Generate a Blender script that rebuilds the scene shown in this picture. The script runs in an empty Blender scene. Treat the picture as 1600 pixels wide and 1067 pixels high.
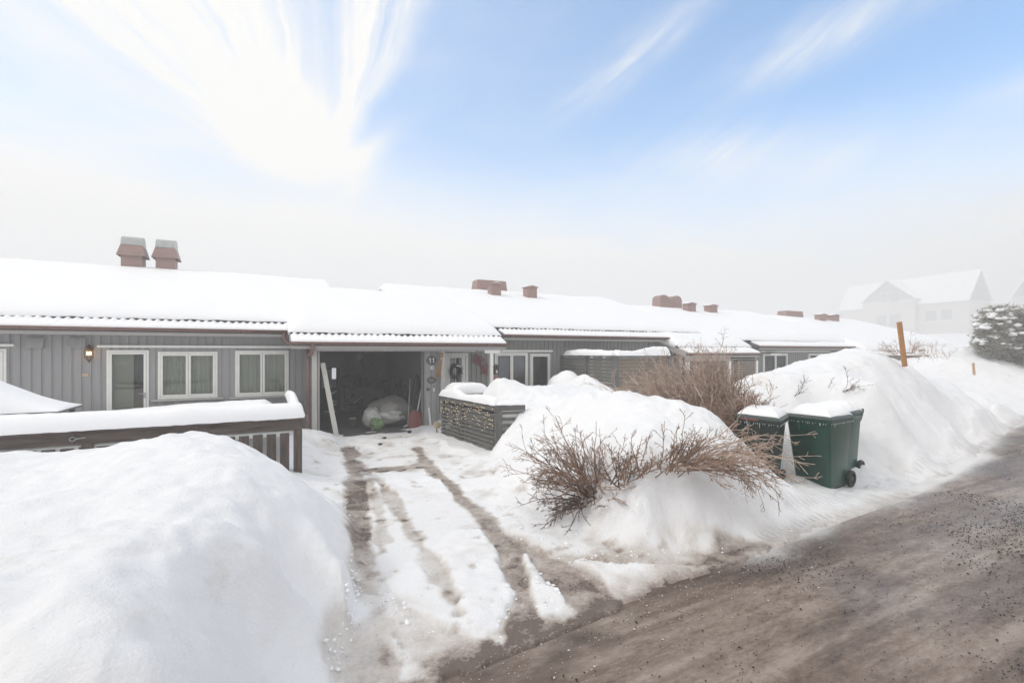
import bpy, math, random
import numpy as np
from mathutils import Vector, Matrix
random.seed(7)
R_ = math.radians
# ------------------------------------------------------------------ camera, world, sun, exposure
FPX, HZ, A = 740.0, 549.0, R_(27.2)
EYE = 2.05
SA, CA = math.sin(A), math.cos(A)
sc = bpy.context.scene
COL = sc.collection
cam = bpy.data.cameras.new("camera"); co = bpy.data.objects.new("camera", cam); COL.objects.link(co)
co.location = (0, 0, EYE); co.rotation_euler = (R_(90), 0, -A)
cam.sensor_width = 36; cam.lens = FPX / 1600 * 36; cam.shift_y = 15.5 / 1600
cam.clip_start = 0.05; cam.clip_end = 2000
sc.camera = co
SUN_EL, SUN_AZ = R_(44), R_(-78)       # azimuth measured from +Y towards +X
w = bpy.data.worlds.new("World"); sc.world = w; w.use_nodes = True
nt = w.node_tree; N = nt.nodes; L = nt.links
N.clear()
def nd(t, **k):
    n = N.new(t)
    for a, b in k.items(): setattr(n, a, b)
    return n
def mth(op, a, b=None, c=None, clamp=False):
    n = N.new('ShaderNodeMath'); n.operation = op; n.use_clamp = clamp
    for i, v in enumerate((a, b, c)):
        if v is None: continue
        if isinstance(v, (int, float)): n.inputs[i].default_value = v
        else: L.new(v, n.inputs[i])
    return n.outputs[0]
def gauss(x, y, cx, cy, sx, sy, ang=0.0):
    ca, sa = math.cos(ang), math.sin(ang)
    dx = mth('SUBTRACT', x, cx); dy = mth('SUBTRACT', y, cy)
    a = mth('ADD', mth('MULTIPLY', dx, ca / sx), mth('MULTIPLY', dy, sa / sx))
    b = mth('ADD', mth('MULTIPLY', dx, -sa / sy), mth('MULTIPLY', dy, ca / sy))
    q = mth('ADD', mth('MULTIPLY', a, a), mth('MULTIPLY', b, b))
    return mth('POWER', 2.718, mth('MULTIPLY', q, -1.0))
out = nd('ShaderNodeOutputWorld'); bg = nd('ShaderNodeBackground')
sky = nd('ShaderNodeTexSky', sky_type='NISHITA', sun_disc=False)
sky.sun_elevation = SUN_EL; sky.sun_rotation = SUN_AZ
sky.air_density = 1.0; sky.dust_density = 0.6; sky.ozone_density = 2.0
tc = nd('ShaderNodeTexCoord'); sp = nd('ShaderNodeSeparateXYZ'); L.new(tc.outputs['Generated'], sp.inputs[0])
X, Y, Z = sp.outputs
az = mth('ARCTAN2', X, Y)                     # radians, 0 = towards the houses
el = mth('ARCSINE', Z)
elp = mth('MAXIMUM', el, 0.02)
# cirrus: streaks fanning out from one point of the sky (perspective of parallel bands)
CX, CY = 0.07, 0.30
def noise(vx, vy, vz, scale, detail, dist=0.0, rough=0.55):
    cb = nd('ShaderNodeCombineXYZ')
    for i, v in enumerate((vx, vy, vz)):
        if isinstance(v, (int, float)): cb.inputs[i].default_value = v
        else: L.new(v, cb.inputs[i])
    n = nd('ShaderNodeTexNoise'); n.inputs['Scale'].default_value = scale; n.inputs['Detail'].default_value = detail
    n.inputs['Roughness'].default_value = rough; n.inputs['Distortion'].default_value = dist
    L.new(cb.outputs[0], n.inputs['Vector']); return n.outputs[0]
def sm(v, a, b, t0=0.0, t1=1.0):
    n = nd('ShaderNodeMapRange', interpolation_type='SMOOTHSTEP'); L.new(v, n.inputs[0])
    for i, q in enumerate((a, b, t0, t1)): n.inputs[i + 1].default_value = q
    return n.outputs[0]
MUL = lambda a, b: mth('MULTIPLY', a, b)
ADD = lambda a, b: mth('ADD', a, b)
wx = mth('SUBTRACT', noise(az, el, 3.3, 2.6, 5), .5); wy = mth('SUBTRACT', noise(az, el, 9.3, 2.6, 5), .5)
azw = ADD(az, MUL(wx, .16)); elw = ADD(el, MUL(wy, .10))
dx = mth('SUBTRACT', azw, CX); dy = mth('SUBTRACT', elw, CY)
ang = mth('ARCTAN2', dx, dy); rad = mth('SQRT', ADD(MUL(dx, dx), MUL(dy, dy)))
g1 = mth('POWER', 2.718, MUL(mth('POWER', mth('ABSOLUTE', mth('MULTIPLY', mth('ADD', ang, .72), 1 / .52)), 2.0), -1.0))
g2 = mth('POWER', 2.718, MUL(mth('POWER', mth('ABSOLUTE', mth('MULTIPLY', mth('ADD', ang, -.40), 1 / .20)), 2.0), -1.0))
st = noise(MUL(ang, 2.6), MUL(rad, 1.1), 0.0, 1.7, 8, .35, .58)
fine = noise(MUL(ang, 9.0), MUL(rad, 2.2), 7.0, 1.3, 9, .5, .62)
fanw = ADD(ADD(MUL(g1, 1.15), MUL(g2, 1.0)), .40)
win = MUL(MUL(sm(ang, -1.62, -1.15), sm(ang, .58, .72, 1, 0)), sm(rad, .0, .07))
fan = MUL(MUL(fanw, win), mth('SUBTRACT', ADD(MUL(st, 1.5), MUL(fine, 1.5)), .82))
core = gauss(azw, elw, 0.035, 0.385, 0.10, 0.10, 0.5)
tail = ADD(gauss(azw, elw, 0.155, 0.375, 0.085, 0.022, 0.55), MUL(gauss(azw, elw, 0.14, 0.315, 0.07, 0.03, 0.9), .8))
soft = noise(MUL(az, 1.0), MUL(el, 3.0), 1.0, 4.0, 7, 0.6)
wisp = noise(ADD(MUL(az, 5.0), MUL(el, -9.0)), ADD(MUL(az, 1.0), MUL(el, 1.0)), 4.0, 3.0, 8, .5, .62)
str1 = ADD(MUL(gauss(azw, elw, 0.74, 0.545, 0.17, 0.030, 0.38), .55), MUL(gauss(azw, elw, 1.09, 0.495, 0.16, 0.035, 0.2), .60))
str2 = ADD(MUL(gauss(azw, elw, 0.98, 0.335, 0.22, 0.055, -0.1), .62), MUL(gauss(azw, elw, 1.33, 0.36, 0.06, 0.02, 0.0), .5))
strk = MUL(ADD(str1, str2), mth('SUBTRACT', MUL(wisp, 2.6), .55))
cl = ADD(ADD(fan, ADD(MUL(core, 1.0), MUL(tail, .75))), mth('MAXIMUM', strk, 0.0))
cl = mth('MAXIMUM', cl, 0.0, clamp=True)
# thin veil, thicker towards the horizon and to the left
veil = MUL(sm(el, .10, .45, 1.1, .0), ADD(.66, MUL(soft, .62)))
veil = ADD(veil, MUL(sm(az, -.5, 1.15, .60, .02), ADD(.30, MUL(soft, .95))))
# unseen overcast added overhead and behind the viewer, to whiten the light
over = mth('MULTIPLY', mth('SUBTRACT', el, .66), 5.0, clamp=True)
side = mth('MULTIPLY', mth('SUBTRACT', mth('ABSOLUTE', mth('SUBTRACT', az, .47)), 1.05), 3.0, clamp=True)
veil = mth('MAXIMUM', veil, mth('MULTIPLY', mth('MAXIMUM', over, side), .93))
veil = mth('MINIMUM', veil, 1.0, clamp=True)
cov = mth('SUBTRACT', 1.0, mth('MULTIPLY', mth('SUBTRACT', 1.0, cl, clamp=True), mth('SUBTRACT', 1.0, veil, clamp=True)), clamp=True)
CLOUD_K = 9.3
mix = nd('ShaderNodeMix', data_type='RGBA')
L.new(cov, mix.inputs[0])
hs = nd('ShaderNodeVectorMath', operation='MULTIPLY'); L.new(sky.outputs[0], hs.inputs[0]); hs.inputs[1].default_value = (0.95, 2.10, 2.60)
L.new(hs.outputs[0], mix.inputs[6]); cm = nd('ShaderNodeMix', data_type='RGBA'); L.new(sm(el, .05, .34), cm.inputs[0])
cm.inputs[6].default_value = (CLOUD_K * .87, CLOUD_K * .86, CLOUD_K * .85, 1); cm.inputs[7].default_value = (CLOUD_K * 1.01, CLOUD_K, CLOUD_K * .975, 1)
L.new(cm.outputs[2], mix.inputs[7])
L.new(mix.outputs[2], bg.inputs[0]); bg.inputs[1].default_value = 0.10
L.new(bg.outputs[0], out.inputs[0])
sd = bpy.data.lights.new("sun", 'SUN'); sd.energy = 1.15; sd.angle = R_(11); sd.color = (1.0, .94, .85)
so = bpy.data.objects.new("sun", sd); COL.objects.link(so)
dv = Vector((math.sin(SUN_AZ) * math.cos(SUN_EL), math.cos(SUN_AZ) * math.cos(SUN_EL), math.sin(SUN_EL)))
so.rotation_euler = dv.to_track_quat('Z', 'Y').to_euler(); so.location = dv * 60 + Vector((0, 0, 5))
sc.view_settings.view_transform = 'Standard'; sc.view_settings.look = 'None'
sc.view_settings.exposure = 0.19; sc.view_settings.gamma = 1.0
sc.render.engine = 'CYCLES'
sc.cycles.use_denoising = True
sc.cycles.max_bounces = 8; sc.cycles.diffuse_bounces = 4; sc.cycles.volume_bounces = 2
sc.cycles.transparent_max_bounces = 16
sc.cycles.caustics_reflective = False; sc.cycles.caustics_refractive = False

# ------------------------------------------------------------------ helpers
def atY(u, v, Yw):
    r = (u - 800) / FPX; d = Yw / (CA - r * SA)
    return Vector((d * (SA + r * CA), Yw, EYE - (v - HZ) / FPX * d))
def atD(u, v, d):
    r = (u - 800) / FPX
    return Vector((d * (SA + r * CA), d * (CA - r * SA), EYE - (v - HZ) / FPX * d))
def atZ(u, v, z=0.0):
    return atD(u, v, FPX * (EYE - z) / (v - HZ))
def XY(u, Yw): return atY(u, HZ, Yw).x

def mat(name, col, rough=.7, metal=0, var=0.0, scale=8, bump=0.0, bscale=40, emis=None, estr=0, stretch=None, col2=None, spec=.5):
    m = bpy.data.materials.new(name); m.use_nodes = True
    t = m.node_tree; p = t.nodes['Principled BSDF']
    p.inputs['Roughness'].default_value = rough; p.inputs['Metallic'].default_value = metal
    p.inputs['Specular IOR Level'].default_value = spec
    p.inputs['Base Color'].default_value = (*col, 1)
    tcn = t.nodes.new('ShaderNodeTexCoord'); mp = t.nodes.new('ShaderNodeMapping')
    t.links.new(tcn.outputs['Object'], mp.inputs[0])
    if stretch: mp.inputs['Scale'].default_value = stretch
    if var or col2:
        n = t.nodes.new('ShaderNodeTexNoise'); n.inputs['Scale'].default_value = scale; n.inputs['Detail'].default_value = 8
        n.inputs['Roughness'].default_value = .65
        t.links.new(mp.outputs[0], n.inputs['Vector'])
        cr = t.nodes.new('ShaderNodeValToRGB'); cr.color_ramp.elements[0].position = .32; cr.color_ramp.elements[1].position = .68
        c2 = col2 or tuple(min(1, c * (1 + var)) for c in col)
        c1 = col if col2 else tuple(c * (1 - var) for c in col)
        cr.color_ramp.elements[0].color = (*c1, 1); cr.color_ramp.elements[1].color = (*c2, 1)
        t.links.new(n.outputs[0], cr.inputs[0]); t.links.new(cr.outputs[0], p.inputs['Base Color'])
    if bump:
        n2 = t.nodes.new('ShaderNodeTexNoise'); n2.inputs['Scale'].default_value = bscale; n2.inputs['Detail'].default_value = 6
        t.links.new(mp.outputs[0], n2.inputs['Vector'])
        b = t.nodes.new('ShaderNodeBump'); b.inputs['Strength'].default_value = bump; b.inputs['Distance'].default_value = .02
        t.links.new(n2.outputs[0], b.inputs['Height']); t.links.new(b.outputs[0], p.inputs['Normal'])
    if emis:
        p.inputs['Emission Color'].default_value = (*emis, 1); p.inputs['Emission Strength'].default_value = estr
    return m
M = {}
M['snow'] = mat('snow', (.93, .93, .94), .62, var=.015, scale=1.5, bump=.4, bscale=14, spec=.25)
M['roofsnow'] = mat('roof_snow', (.93, .93, .945), .62, var=.01, scale=1.2, bump=.15, bscale=14, spec=.25)
M['siding'] = mat('grey_painted_siding', (.325, .322, .328), .75, var=.07, scale=3, bump=.15, bscale=60, stretch=(6, 6, .5))
M['siding_green'] = mat('grey_green_siding', (.27, .275, .262), .75, var=.07, scale=3, bump=.15, bscale=60, stretch=(6, 6, .5))
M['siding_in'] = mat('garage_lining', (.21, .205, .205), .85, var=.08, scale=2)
M['trim'] = mat('white_trim', (.84, .83, .795), .5, var=.04, scale=5)
M['pale_wood'] = mat('pale_painted_wood', (.50, .49, .47), .7, var=.10, scale=4, stretch=(8, 8, 1))
M['plank'] = mat('pale_plank', (.55, .53, .49), .7, var=.10, scale=4)
M['fascia'] = mat('grey_fascia', (.40, .385, .375), .7, var=.05, scale=3)
M['soffit'] = mat('soffit', (.30, .29, .28), .8)
M['gutter'] = mat('brown_gutter', (.20, .115, .098), .45, var=.12, scale=3, spec=.4)
M['tile'] = mat('dark_roof_tile', (.075, .07, .07), .8, var=.2, scale=10)
M['chim'] = mat('brown_sheet_chimney', (.30, .19, .165), .55, var=.10, scale=2)  # brown lightened, fog over the chimneys is mixed into the colour
M['zinc'] = mat('zinc_cowl', (.42, .43, .42), .38, metal=.6, var=.15, scale=4)
M['oldwood'] = mat('weathered_brown_wood', (.050, .036, .030), .85, var=.0, scale=3.2, bump=.6, bscale=30, stretch=(.7, 2, 7), col2=(.150, .118, .102))
M['oldwoodv'] = mat('weathered_brown_wood_upright', (.050, .036, .030), .85, scale=3.2, bump=.5, bscale=30, stretch=(7, 3, .8), col2=(.145, .112, .095))
M['whitewash'] = mat('white_painted_board', (.74, .74, .73), .6, var=.05)
M['slat'] = mat('grey_green_slats', (.125, .122, .110), .75, var=.16, scale=3, stretch=(1, 1, 6))
M['slatwood'] = mat('brown_slats', (.185, .135, .092), .8, var=.25, scale=3, stretch=(1.2, 2, 9))
M['darkslat'] = mat('dark_post_stain', (.115, .112, .106), .75, var=.12, scale=3)
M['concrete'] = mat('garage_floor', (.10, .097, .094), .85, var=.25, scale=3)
M['dark'] = mat('dark_clutter_and_gaps', (.018, .018, .019), .8, var=.3, scale=6)
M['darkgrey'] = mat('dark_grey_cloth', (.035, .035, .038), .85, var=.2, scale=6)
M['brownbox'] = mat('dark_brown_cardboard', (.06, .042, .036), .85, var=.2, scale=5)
M['steel'] = mat('galvanised_steel', (.38, .39, .40), .4, metal=.5)
M['tarp'] = mat('grey_translucent_tarp', (.25, .24, .225), .5, var=.12, scale=5, bump=.6, bscale=9, spec=.6)
M['tarp2'] = mat('white_plastic_sheet', (.44, .44, .42), .35, var=.10, scale=7, bump=.5, bscale=12, spec=.7)
M['green_bag'] = mat('green_bag', (.15, .24, .10), .5, var=.2, scale=12)
M['red'] = mat('dark_red_plastic', (.17, .035, .032), .5, var=.12, scale=6)
M['butterfly'] = mat('red_wire', (.28, .06, .075), .6)
M['straw'] = mat('straw', (.34, .215, .11), .85, var=.3, scale=12, bump=.8, bscale=60, stretch=(4, 4, .6))
M['wreath'] = mat('wreath_twigs', (.035, .035, .030), .9, var=.4, scale=25, bump=1, bscale=50)
M['black'] = mat('black_metal', (.02, .02, .02), .5)
M['white'] = mat('white_plastic', (.75, .75, .73), .5)
M['sign'] = mat('grey_sign_plate', (.09, .09, .095), .5)
M['tan'] = mat('tan_plaque', (.55, .42, .30), .6)
M['binGreen'] = mat('dark_green_plastic', (.009, .060, .042), .34, var=.14, scale=2.2, bump=.05, bscale=90, spec=.5)
M['binDark'] = mat('very_dark_green_plastic', (.010, .026, .020), .42, var=.12, scale=2.2, bump=.05, bscale=90)
M['binEdge'] = mat('bin_lid_edge', (.045, .065, .055), .45, var=.15, scale=8)
M['rubber'] = mat('black_rubber', (.02, .02, .02), .7)
M['redlid'] = mat('faded_red_handle', (.25, .05, .055), .5)
M['ice'] = mat('ice', (.80, .84, .86), .12, spec=.6)
M['twig'] = mat('bare_twig', (.165, .092, .062), .85, col2=(.40, .275, .205), scale=14)
M['twigpale'] = mat('frosted_pale_twig', (.30, .20, .15), .85, col2=(.60, .48, .40), scale=11)
M['twigdark'] = mat('dark_twig', (.062, .040, .034), .85, col2=(.17, .115, .095), scale=14)
M['stake'] = mat('orange_stake', (.44, .215, .075), .7, var=.12, scale=4)
M['stake2'] = mat('pale_orange_stake', (.55, .36, .24), .7, var=.1, scale=9)
M['needle'] = mat('evergreen_needles', (.16, .155, .11), .8, col2=(.50, .48, .42), scale=9)
M['bark'] = mat('bark', (.08, .06, .05), .9, var=.2)
M['villa'] = mat('pale_villa_wall', (.56, .53, .50), .8, var=.03)  # wall tone made paler so distance haze is part of it
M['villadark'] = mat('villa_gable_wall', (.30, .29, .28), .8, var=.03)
M['villaglass'] = mat('villa_glass', (.26, .27, .28), .25)
M['curtain'] = mat('grey_green_curtain', (.56, .57, .50), .85, var=.05, scale=3)
M['room'] = mat('room_wall', (.30, .31, .26), .9)
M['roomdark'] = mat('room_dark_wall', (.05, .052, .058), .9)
M['sofa'] = mat('brown_sofa', (.16, .10, .06), .9)
M['bulb'] = mat('warm_bulb', (1, .85, .6), .4, emis=(1.0, .70, .36), estr=1.5)
M['lampbulb'] = mat('lamp_bulb', (1, .8, .5), .4, emis=(1.0, .60, .22), estr=14)
M['grit'] = mat('black_grit', (.018, .016, .015), .8, var=.4, scale=30)
M['icegrit'] = mat('pale_ice_crumb', (.62, .57, .53), .5, var=.1, scale=10)
M['brass'] = mat('aged_brass', (.10, .06, .035), .5, metal=.5)

def glass(name, tint, refl=.10):
    m = bpy.data.materials.new(name); m.use_nodes = True; t = m.node_tree; t.nodes.clear()
    o = t.nodes.new('ShaderNodeOutputMaterial'); tr = t.nodes.new('ShaderNodeBsdfTransparent'); gl = t.nodes.new('ShaderNodeBsdfGlossy')
    mx = t.nodes.new('ShaderNodeMixShader'); lw = t.nodes.new('ShaderNodeFresnel'); lw.inputs[0].default_value = 1.5
    ad = t.nodes.new('ShaderNodeMath'); ad.operation = 'ADD'; ad.inputs[1].default_value = refl; ad.use_clamp = True
    t.links.new(lw.outputs[0], ad.inputs[0]); t.links.new(ad.outputs[0], mx.inputs[0])
    tr.inputs[0].default_value = (*tint, 1); gl.inputs['Roughness'].default_value = .03; gl.inputs[0].default_value = (.9, .92, .95, 1)
    t.links.new(tr.outputs[0], mx.inputs[1]); t.links.new(gl.outputs[0], mx.inputs[2]); t.links.new(mx.outputs[0], o.inputs[0])
    return m
M['glass'] = glass('window_glass', (.86, .88, .85), .0)
M['glassdark'] = glass('dark_window_glass', (.45, .46, .48), .06)

class MB:
    def __init__(s): s.v = []; s.f = []
    def add(s, vs, fs):
        n = len(s.v); s.v += [tuple(p) for p in vs]; s.f += [tuple(i + n for i in f) for f in fs]; return s
    def box(s, x0, x1, y0, y1, z0, z1, m=None):
        vs = [Vector((x, y, z)) for x in (x0, x1) for y in (y0, y1) for z in (z0, z1)]
        if m: vs = [m @ p for p in vs]
        return s.add(vs, [(0, 1, 3, 2), (4, 6, 7, 5), (0, 4, 5, 1), (2, 3, 7, 6), (0, 2, 6, 4), (1, 5, 7, 3)])
    def bar(s, a, b, wd, th, up=(0, 0, 1)):
        a, b = Vector(a), Vector(b); d = (b - a); l = d.length; d.normalize()
        side = d.cross(Vector(up));
        if side.length < 1e-4: side = d.cross(Vector((1, 0, 0)))
        side.normalize(); u2 = side.cross(d)
        m = Matrix((( *d, ), ( *side, ), ( *u2, ))).transposed().to_4x4(); m.translation = a
        return s.box(0, l, -wd / 2, wd / 2, -th / 2, th / 2, m)
    def tube(s, pts, r, n=8, caps=True):
        pts = [Vector(p) for p in pts]; k = len(pts)
        rs = r if isinstance(r, (list, tuple)) else [r] * k
        vs = []; ref = None
        for i, p in enumerate(pts):
            d = (pts[min(i + 1, k - 1)] - pts[max(i - 1, 0)])
            if d.length < 1e-9: d = Vector((0, 0, 1))
            d.normalize()
            if ref is None: ref = Vector((0, 0, 1)) if abs(d.z) < .9 else Vector((1, 0, 0))
            a = (ref - d * ref.dot(d)); a = a.normalized() if a.length > 1e-4 else d.orthogonal().normalized()
            ref = a; b = d.cross(a)
            for j in range(n):
                t = 2 * math.pi * j / n
                vs.append(p + (a * math.cos(t) + b * math.sin(t)) * rs[i])
        fs = [(i * n + j, i * n + (j + 1) % n, (i + 1) * n + (j + 1) % n, (i + 1) * n + j) for i in range(k - 1) for j in range(n)]
        if caps: fs += [tuple(range(n))[::-1], tuple(range((k - 1) * n, k * n))]
        return s.add(vs, fs)
    def prism(s, poly, axis, a, b, m=None):
        """poly: 2-D outline; axis 'x' -> (a, p0, p1), 'y' -> (p0, a, p1), 'z' -> (p0, p1, a)"""
        def P(p, t): return Vector((t, p[0], p[1])) if axis == 'x' else Vector((p[0], t, p[1])) if axis == 'y' else Vector((p[0], p[1], t))
        n = len(poly); vs = [P(p, a) for p in poly] + [P(p, b) for p in poly]
        if m: vs = [m @ q for q in vs]
        fs = [tuple(range(n)), tuple(range(n, 2 * n))[::-1]] + [(i, i + n, (i + 1) % n + n, (i + 1) % n) for i in range(n)]
        return s.add(vs, fs)
    def build(s, name, m, parent=None, smooth=False, bevel=0.0):
        me = bpy.data.meshes.new(name); me.from_pydata(s.v, [], s.f); me.update()
        import bmesh
        bm = bmesh.new(); bm.from_mesh(me); bmesh.ops.recalc_face_normals(bm, faces=bm.faces); bm.to_mesh(me); bm.free()
        me.materials.append(m)
        if smooth: me.polygons.foreach_set('use_smooth', [True] * len(me.polygons))
        o = bpy.data.objects.new(name, me); COL.objects.link(o)
        if bevel:
            b = o.modifiers.new('bevel', 'BEVEL'); b.width = bevel; b.segments = 2; b.limit_method = 'ANGLE'
        if parent: o.parent = parent; o.matrix_parent_inverse = Matrix.Translation(parent.location).inverted() if parent.type == 'EMPTY' and not parent.parent else Matrix()
        return o
def tag(o, label=None, cat=None, group=None, kind=None):
    for k, v in (('label', label), ('category', cat), ('group', group), ('kind', kind)):
        if v: o[k] = v
    return o
def empty(name, loc, label, cat, group=None):
    o = bpy.data.objects.new(name, None); COL.objects.link(o); o.location = loc; o.empty_display_size = .2
    return tag(o, label, cat, group)
def sub(mb, name, m, parent, **k):     # sub-part under a mesh part (parent at world origin through its own inverse)
    o = mb.build(name, m, None, **k); o.parent = parent
    o.matrix_parent_inverse = Matrix.Identity(4); return o
def blob(c, r, seed=0, amp=.12, sub_=3, flat=None):
    import bmesh
    bm = bmesh.new(); bmesh.ops.create_icosphere(bm, subdivisions=sub_, radius=1)
    from mathutils import noise as nz
    vs = []
    for v in bm.verts:
        n = nz.noise(v.co * 1.6 + Vector((seed * 3.1, seed, 0))) * amp * 2 + nz.noise(v.co * 4 + Vector((seed, 0, seed))) * amp * .6
        p = v.co * (1 + n); z = p.z
        if flat is not None and z < flat: z = flat + (z - flat) * .1
        vs.append(Vector((c[0] + p.x * r[0], c[1] + p.y * r[1], c[2] + z * r[2])))
    fs = [tuple(v.index for v in f.verts) for f in bm.faces]; bm.free(); return vs, fs

# numpy value noise
_rng = np.random.RandomState(3)
_tab = _rng.rand(256, 256)
def vn(x, y, s, seed=0):
    x = np.asarray(x, float) / s + seed * 17.3; y = np.asarray(y, float) / s + seed * 9.7
    xi = np.floor(x).astype(int); yi = np.floor(y).astype(int); fx = x - xi; fy = y - yi
    fx = fx * fx * (3 - 2 * fx); fy = fy * fy * (3 - 2 * fy)
    g = lambda a, b: _tab[a & 255, b & 255]
    return (g(xi, yi) * (1 - fx) * (1 - fy) + g(xi + 1, yi) * fx * (1 - fy) + g(xi, yi + 1) * (1 - fx) * fy + g(xi + 1, yi + 1) * fx * fy) - .5
def fbm(x, y, s, seed=0, o=4):
    r = 0; a = 1.0
    for k in range(o): r = r + a * vn(x, y, s / 2 ** k, seed + k); a *= .5
    return r
def grid_mesh(name, X2, Y2, Z2, m, parent=None, attrs=None, skirt=None):
    ny, nx = X2.shape
    co_ = np.stack([X2, Y2, Z2], -1).reshape(-1, 3)
    i = np.arange(ny * nx).reshape(ny, nx)
    f = np.stack([i[:-1, :-1], i[:-1, 1:], i[1:, 1:], i[1:, :-1]], -1).reshape(-1, 4)
    if skirt is not None:      # closed slab: bottom sheet at heights skirt + side walls
        n0 = ny * nx
        co2 = np.stack([X2, Y2, skirt], -1).reshape(-1, 3); co_ = np.concatenate([co_, co2])
        f2 = f[:, ::-1] + n0
        ed = np.concatenate([i[0, :], i[1:, -1], i[-1, -2::-1], i[-2:0:-1, 0]])
        e2 = np.roll(ed, -1)
        f3 = np.stack([ed, ed + n0, e2 + n0, e2], -1)
        f = np.concatenate([f, f2, f3])
    me = bpy.data.meshes.new(name)
    me.vertices.add(len(co_)); me.vertices.foreach_set('co', co_.ravel())
    me.loops.add(f.size); me.loops.foreach_set('vertex_index', f.ravel().astype(np.int32))
    me.polygons.add(len(f)); me.polygons.foreach_set('loop_start', np.arange(0, f.size, 4, dtype=np.int32))
    me.polygons.foreach_set('loop_total', np.full(len(f), 4, dtype=np.int32))
    me.polygons.foreach_set('use_smooth', np.ones(len(f), bool))
    me.update(calc_edges=True); me.validate()
    for k, a in (attrs or {}).items():
        at = me.attributes.new(k, 'FLOAT', 'POINT'); at.data.foreach_set('value', a.ravel().astype(np.float32))
    me.materials.append(m)
    o = bpy.data.objects.new(name, me); COL.objects.link(o)
    if parent: o.parent = parent; o.matrix_parent_inverse = Matrix.Translation(parent.location).inverted()
    return o

# ------------------------------------------------------------------ ground materials
def ground_mat():
    m = bpy.data.materials.new('trodden_snow'); m.use_nodes = True; t = m.node_tree; p = t.nodes['Principled BSDF']
    def n_(ty): return t.nodes.new(ty)
    def at(nm): a = n_('ShaderNodeAttribute'); a.attribute_name = nm; return a.outputs['Fac']
    tcn = n_('ShaderNodeTexCoord')
    def noi(s, d=8, st=None, r=.6):
        x = n_('ShaderNodeTexNoise'); x.inputs['Scale'].default_value = s; x.inputs['Detail'].default_value = d; x.inputs['Roughness'].default_value = r
        mp = n_('ShaderNodeMapping');
        if st: mp.inputs['Scale'].default_value = st
        t.links.new(tcn.outputs['Object'], mp.inputs[0]); t.links.new(mp.outputs[0], x.inputs['Vector']); return x.outputs[0]
    def ma(op, a, b, cl=False):
        x = n_('ShaderNodeMath'); x.operation = op; x.use_clamp = cl
        for i, q in enumerate((a, b)):
            if isinstance(q, (int, float)): x.inputs[i].default_value = q
            else: t.links.new(q, x.inputs[i])
        return x.outputs[0]
    dirt = at('dirt')
    # brown ice mottled with white
    f = ma('MULTIPLY', dirt, ma('ADD', ma('ADD', ma('MULTIPLY', noi(7), 1.3), ma('MULTIPLY', noi(34, 6, None, .7), 1.3)), -.22), True)
    cr = n_('ShaderNodeValToRGB'); e = cr.color_ramp.elements
    e[0].position = 0; e[0].color = (.93, .93, .945, 1); e[1].position = 1; e[1].color = (.16, .12, .10, 1)
    for ps, c in ((.18, (.80, .78, .765)), (.45, (.60, .55, .51)), (.7, (.40, .335, .295))):
        q = cr.color_ramp.elements.new(ps); q.color = (*c, 1)
    t.links.new(f, cr.inputs[0])
    # scattered faint yellow-brown stains on the piles
    st = n_('ShaderNodeValToRGB'); st.color_ramp.elements[0].position = .55; st.color_ramp.elements[1].position = .75
    st.color_ramp.elements[0].color = (0, 0, 0, 1); st.color_ramp.elements[1].color = (1, 1, 1, 1)
    t.links.new(noi(2.3, 9, None, .72), st.inputs[0])
    sm = ma('MULTIPLY', ma('MULTIPLY', st.outputs[0], at('stain')), .75)
    mx = n_('ShaderNodeMix'); mx.data_type = 'RGBA'; t.links.new(sm, mx.inputs[0]); t.links.new(cr.outputs[0], mx.inputs[6]); mx.inputs[7].default_value = (.62, .54, .46, 1)
    t.links.new(mx.outputs[2], p.inputs['Base Color'])
    rr = n_('ShaderNodeMapRange'); t.links.new(f, rr.inputs[0]); rr.inputs[3].default_value = .62; rr.inputs[4].default_value = .26
    t.links.new(rr.outputs[0], p.inputs['Roughness']); p.inputs['Specular IOR Level'].default_value = .35
    # bump: broad lumps, fine grains, tyre-tread ridges where 'tread' is set
    hgt = ma('ADD', ma('MULTIPLY', noi(5, 6), 1.0), ma('MULTIPLY', noi(46, 6, None, .7), .5))
    sx = n_('ShaderNodeSeparateXYZ'); t.links.new(tcn.outputs['Object'], sx.inputs[0])
    ph = ma('ADD', ma('MULTIPLY', sx.outputs[0], 58.0), ma('ADD', ma('MULTIPLY', sx.outputs[1], 26.0), ma('MULTIPLY', noi(3, 3), 5.0)))
    wv = ma('MULTIPLY', ma('MAXIMUM', ma('SINE', ph, 0), 0.0), 1.5)
    hgt = ma('ADD', hgt, ma('MULTIPLY', wv, at('tread')))
    b = n_('ShaderNodeBump'); b.inputs['Strength'].default_value = .7; b.inputs['Distance'].default_value = .04
    t.links.new(hgt, b.inputs['Height']); t.links.new(b.outputs[0], p.inputs['Normal'])
    return m
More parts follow.
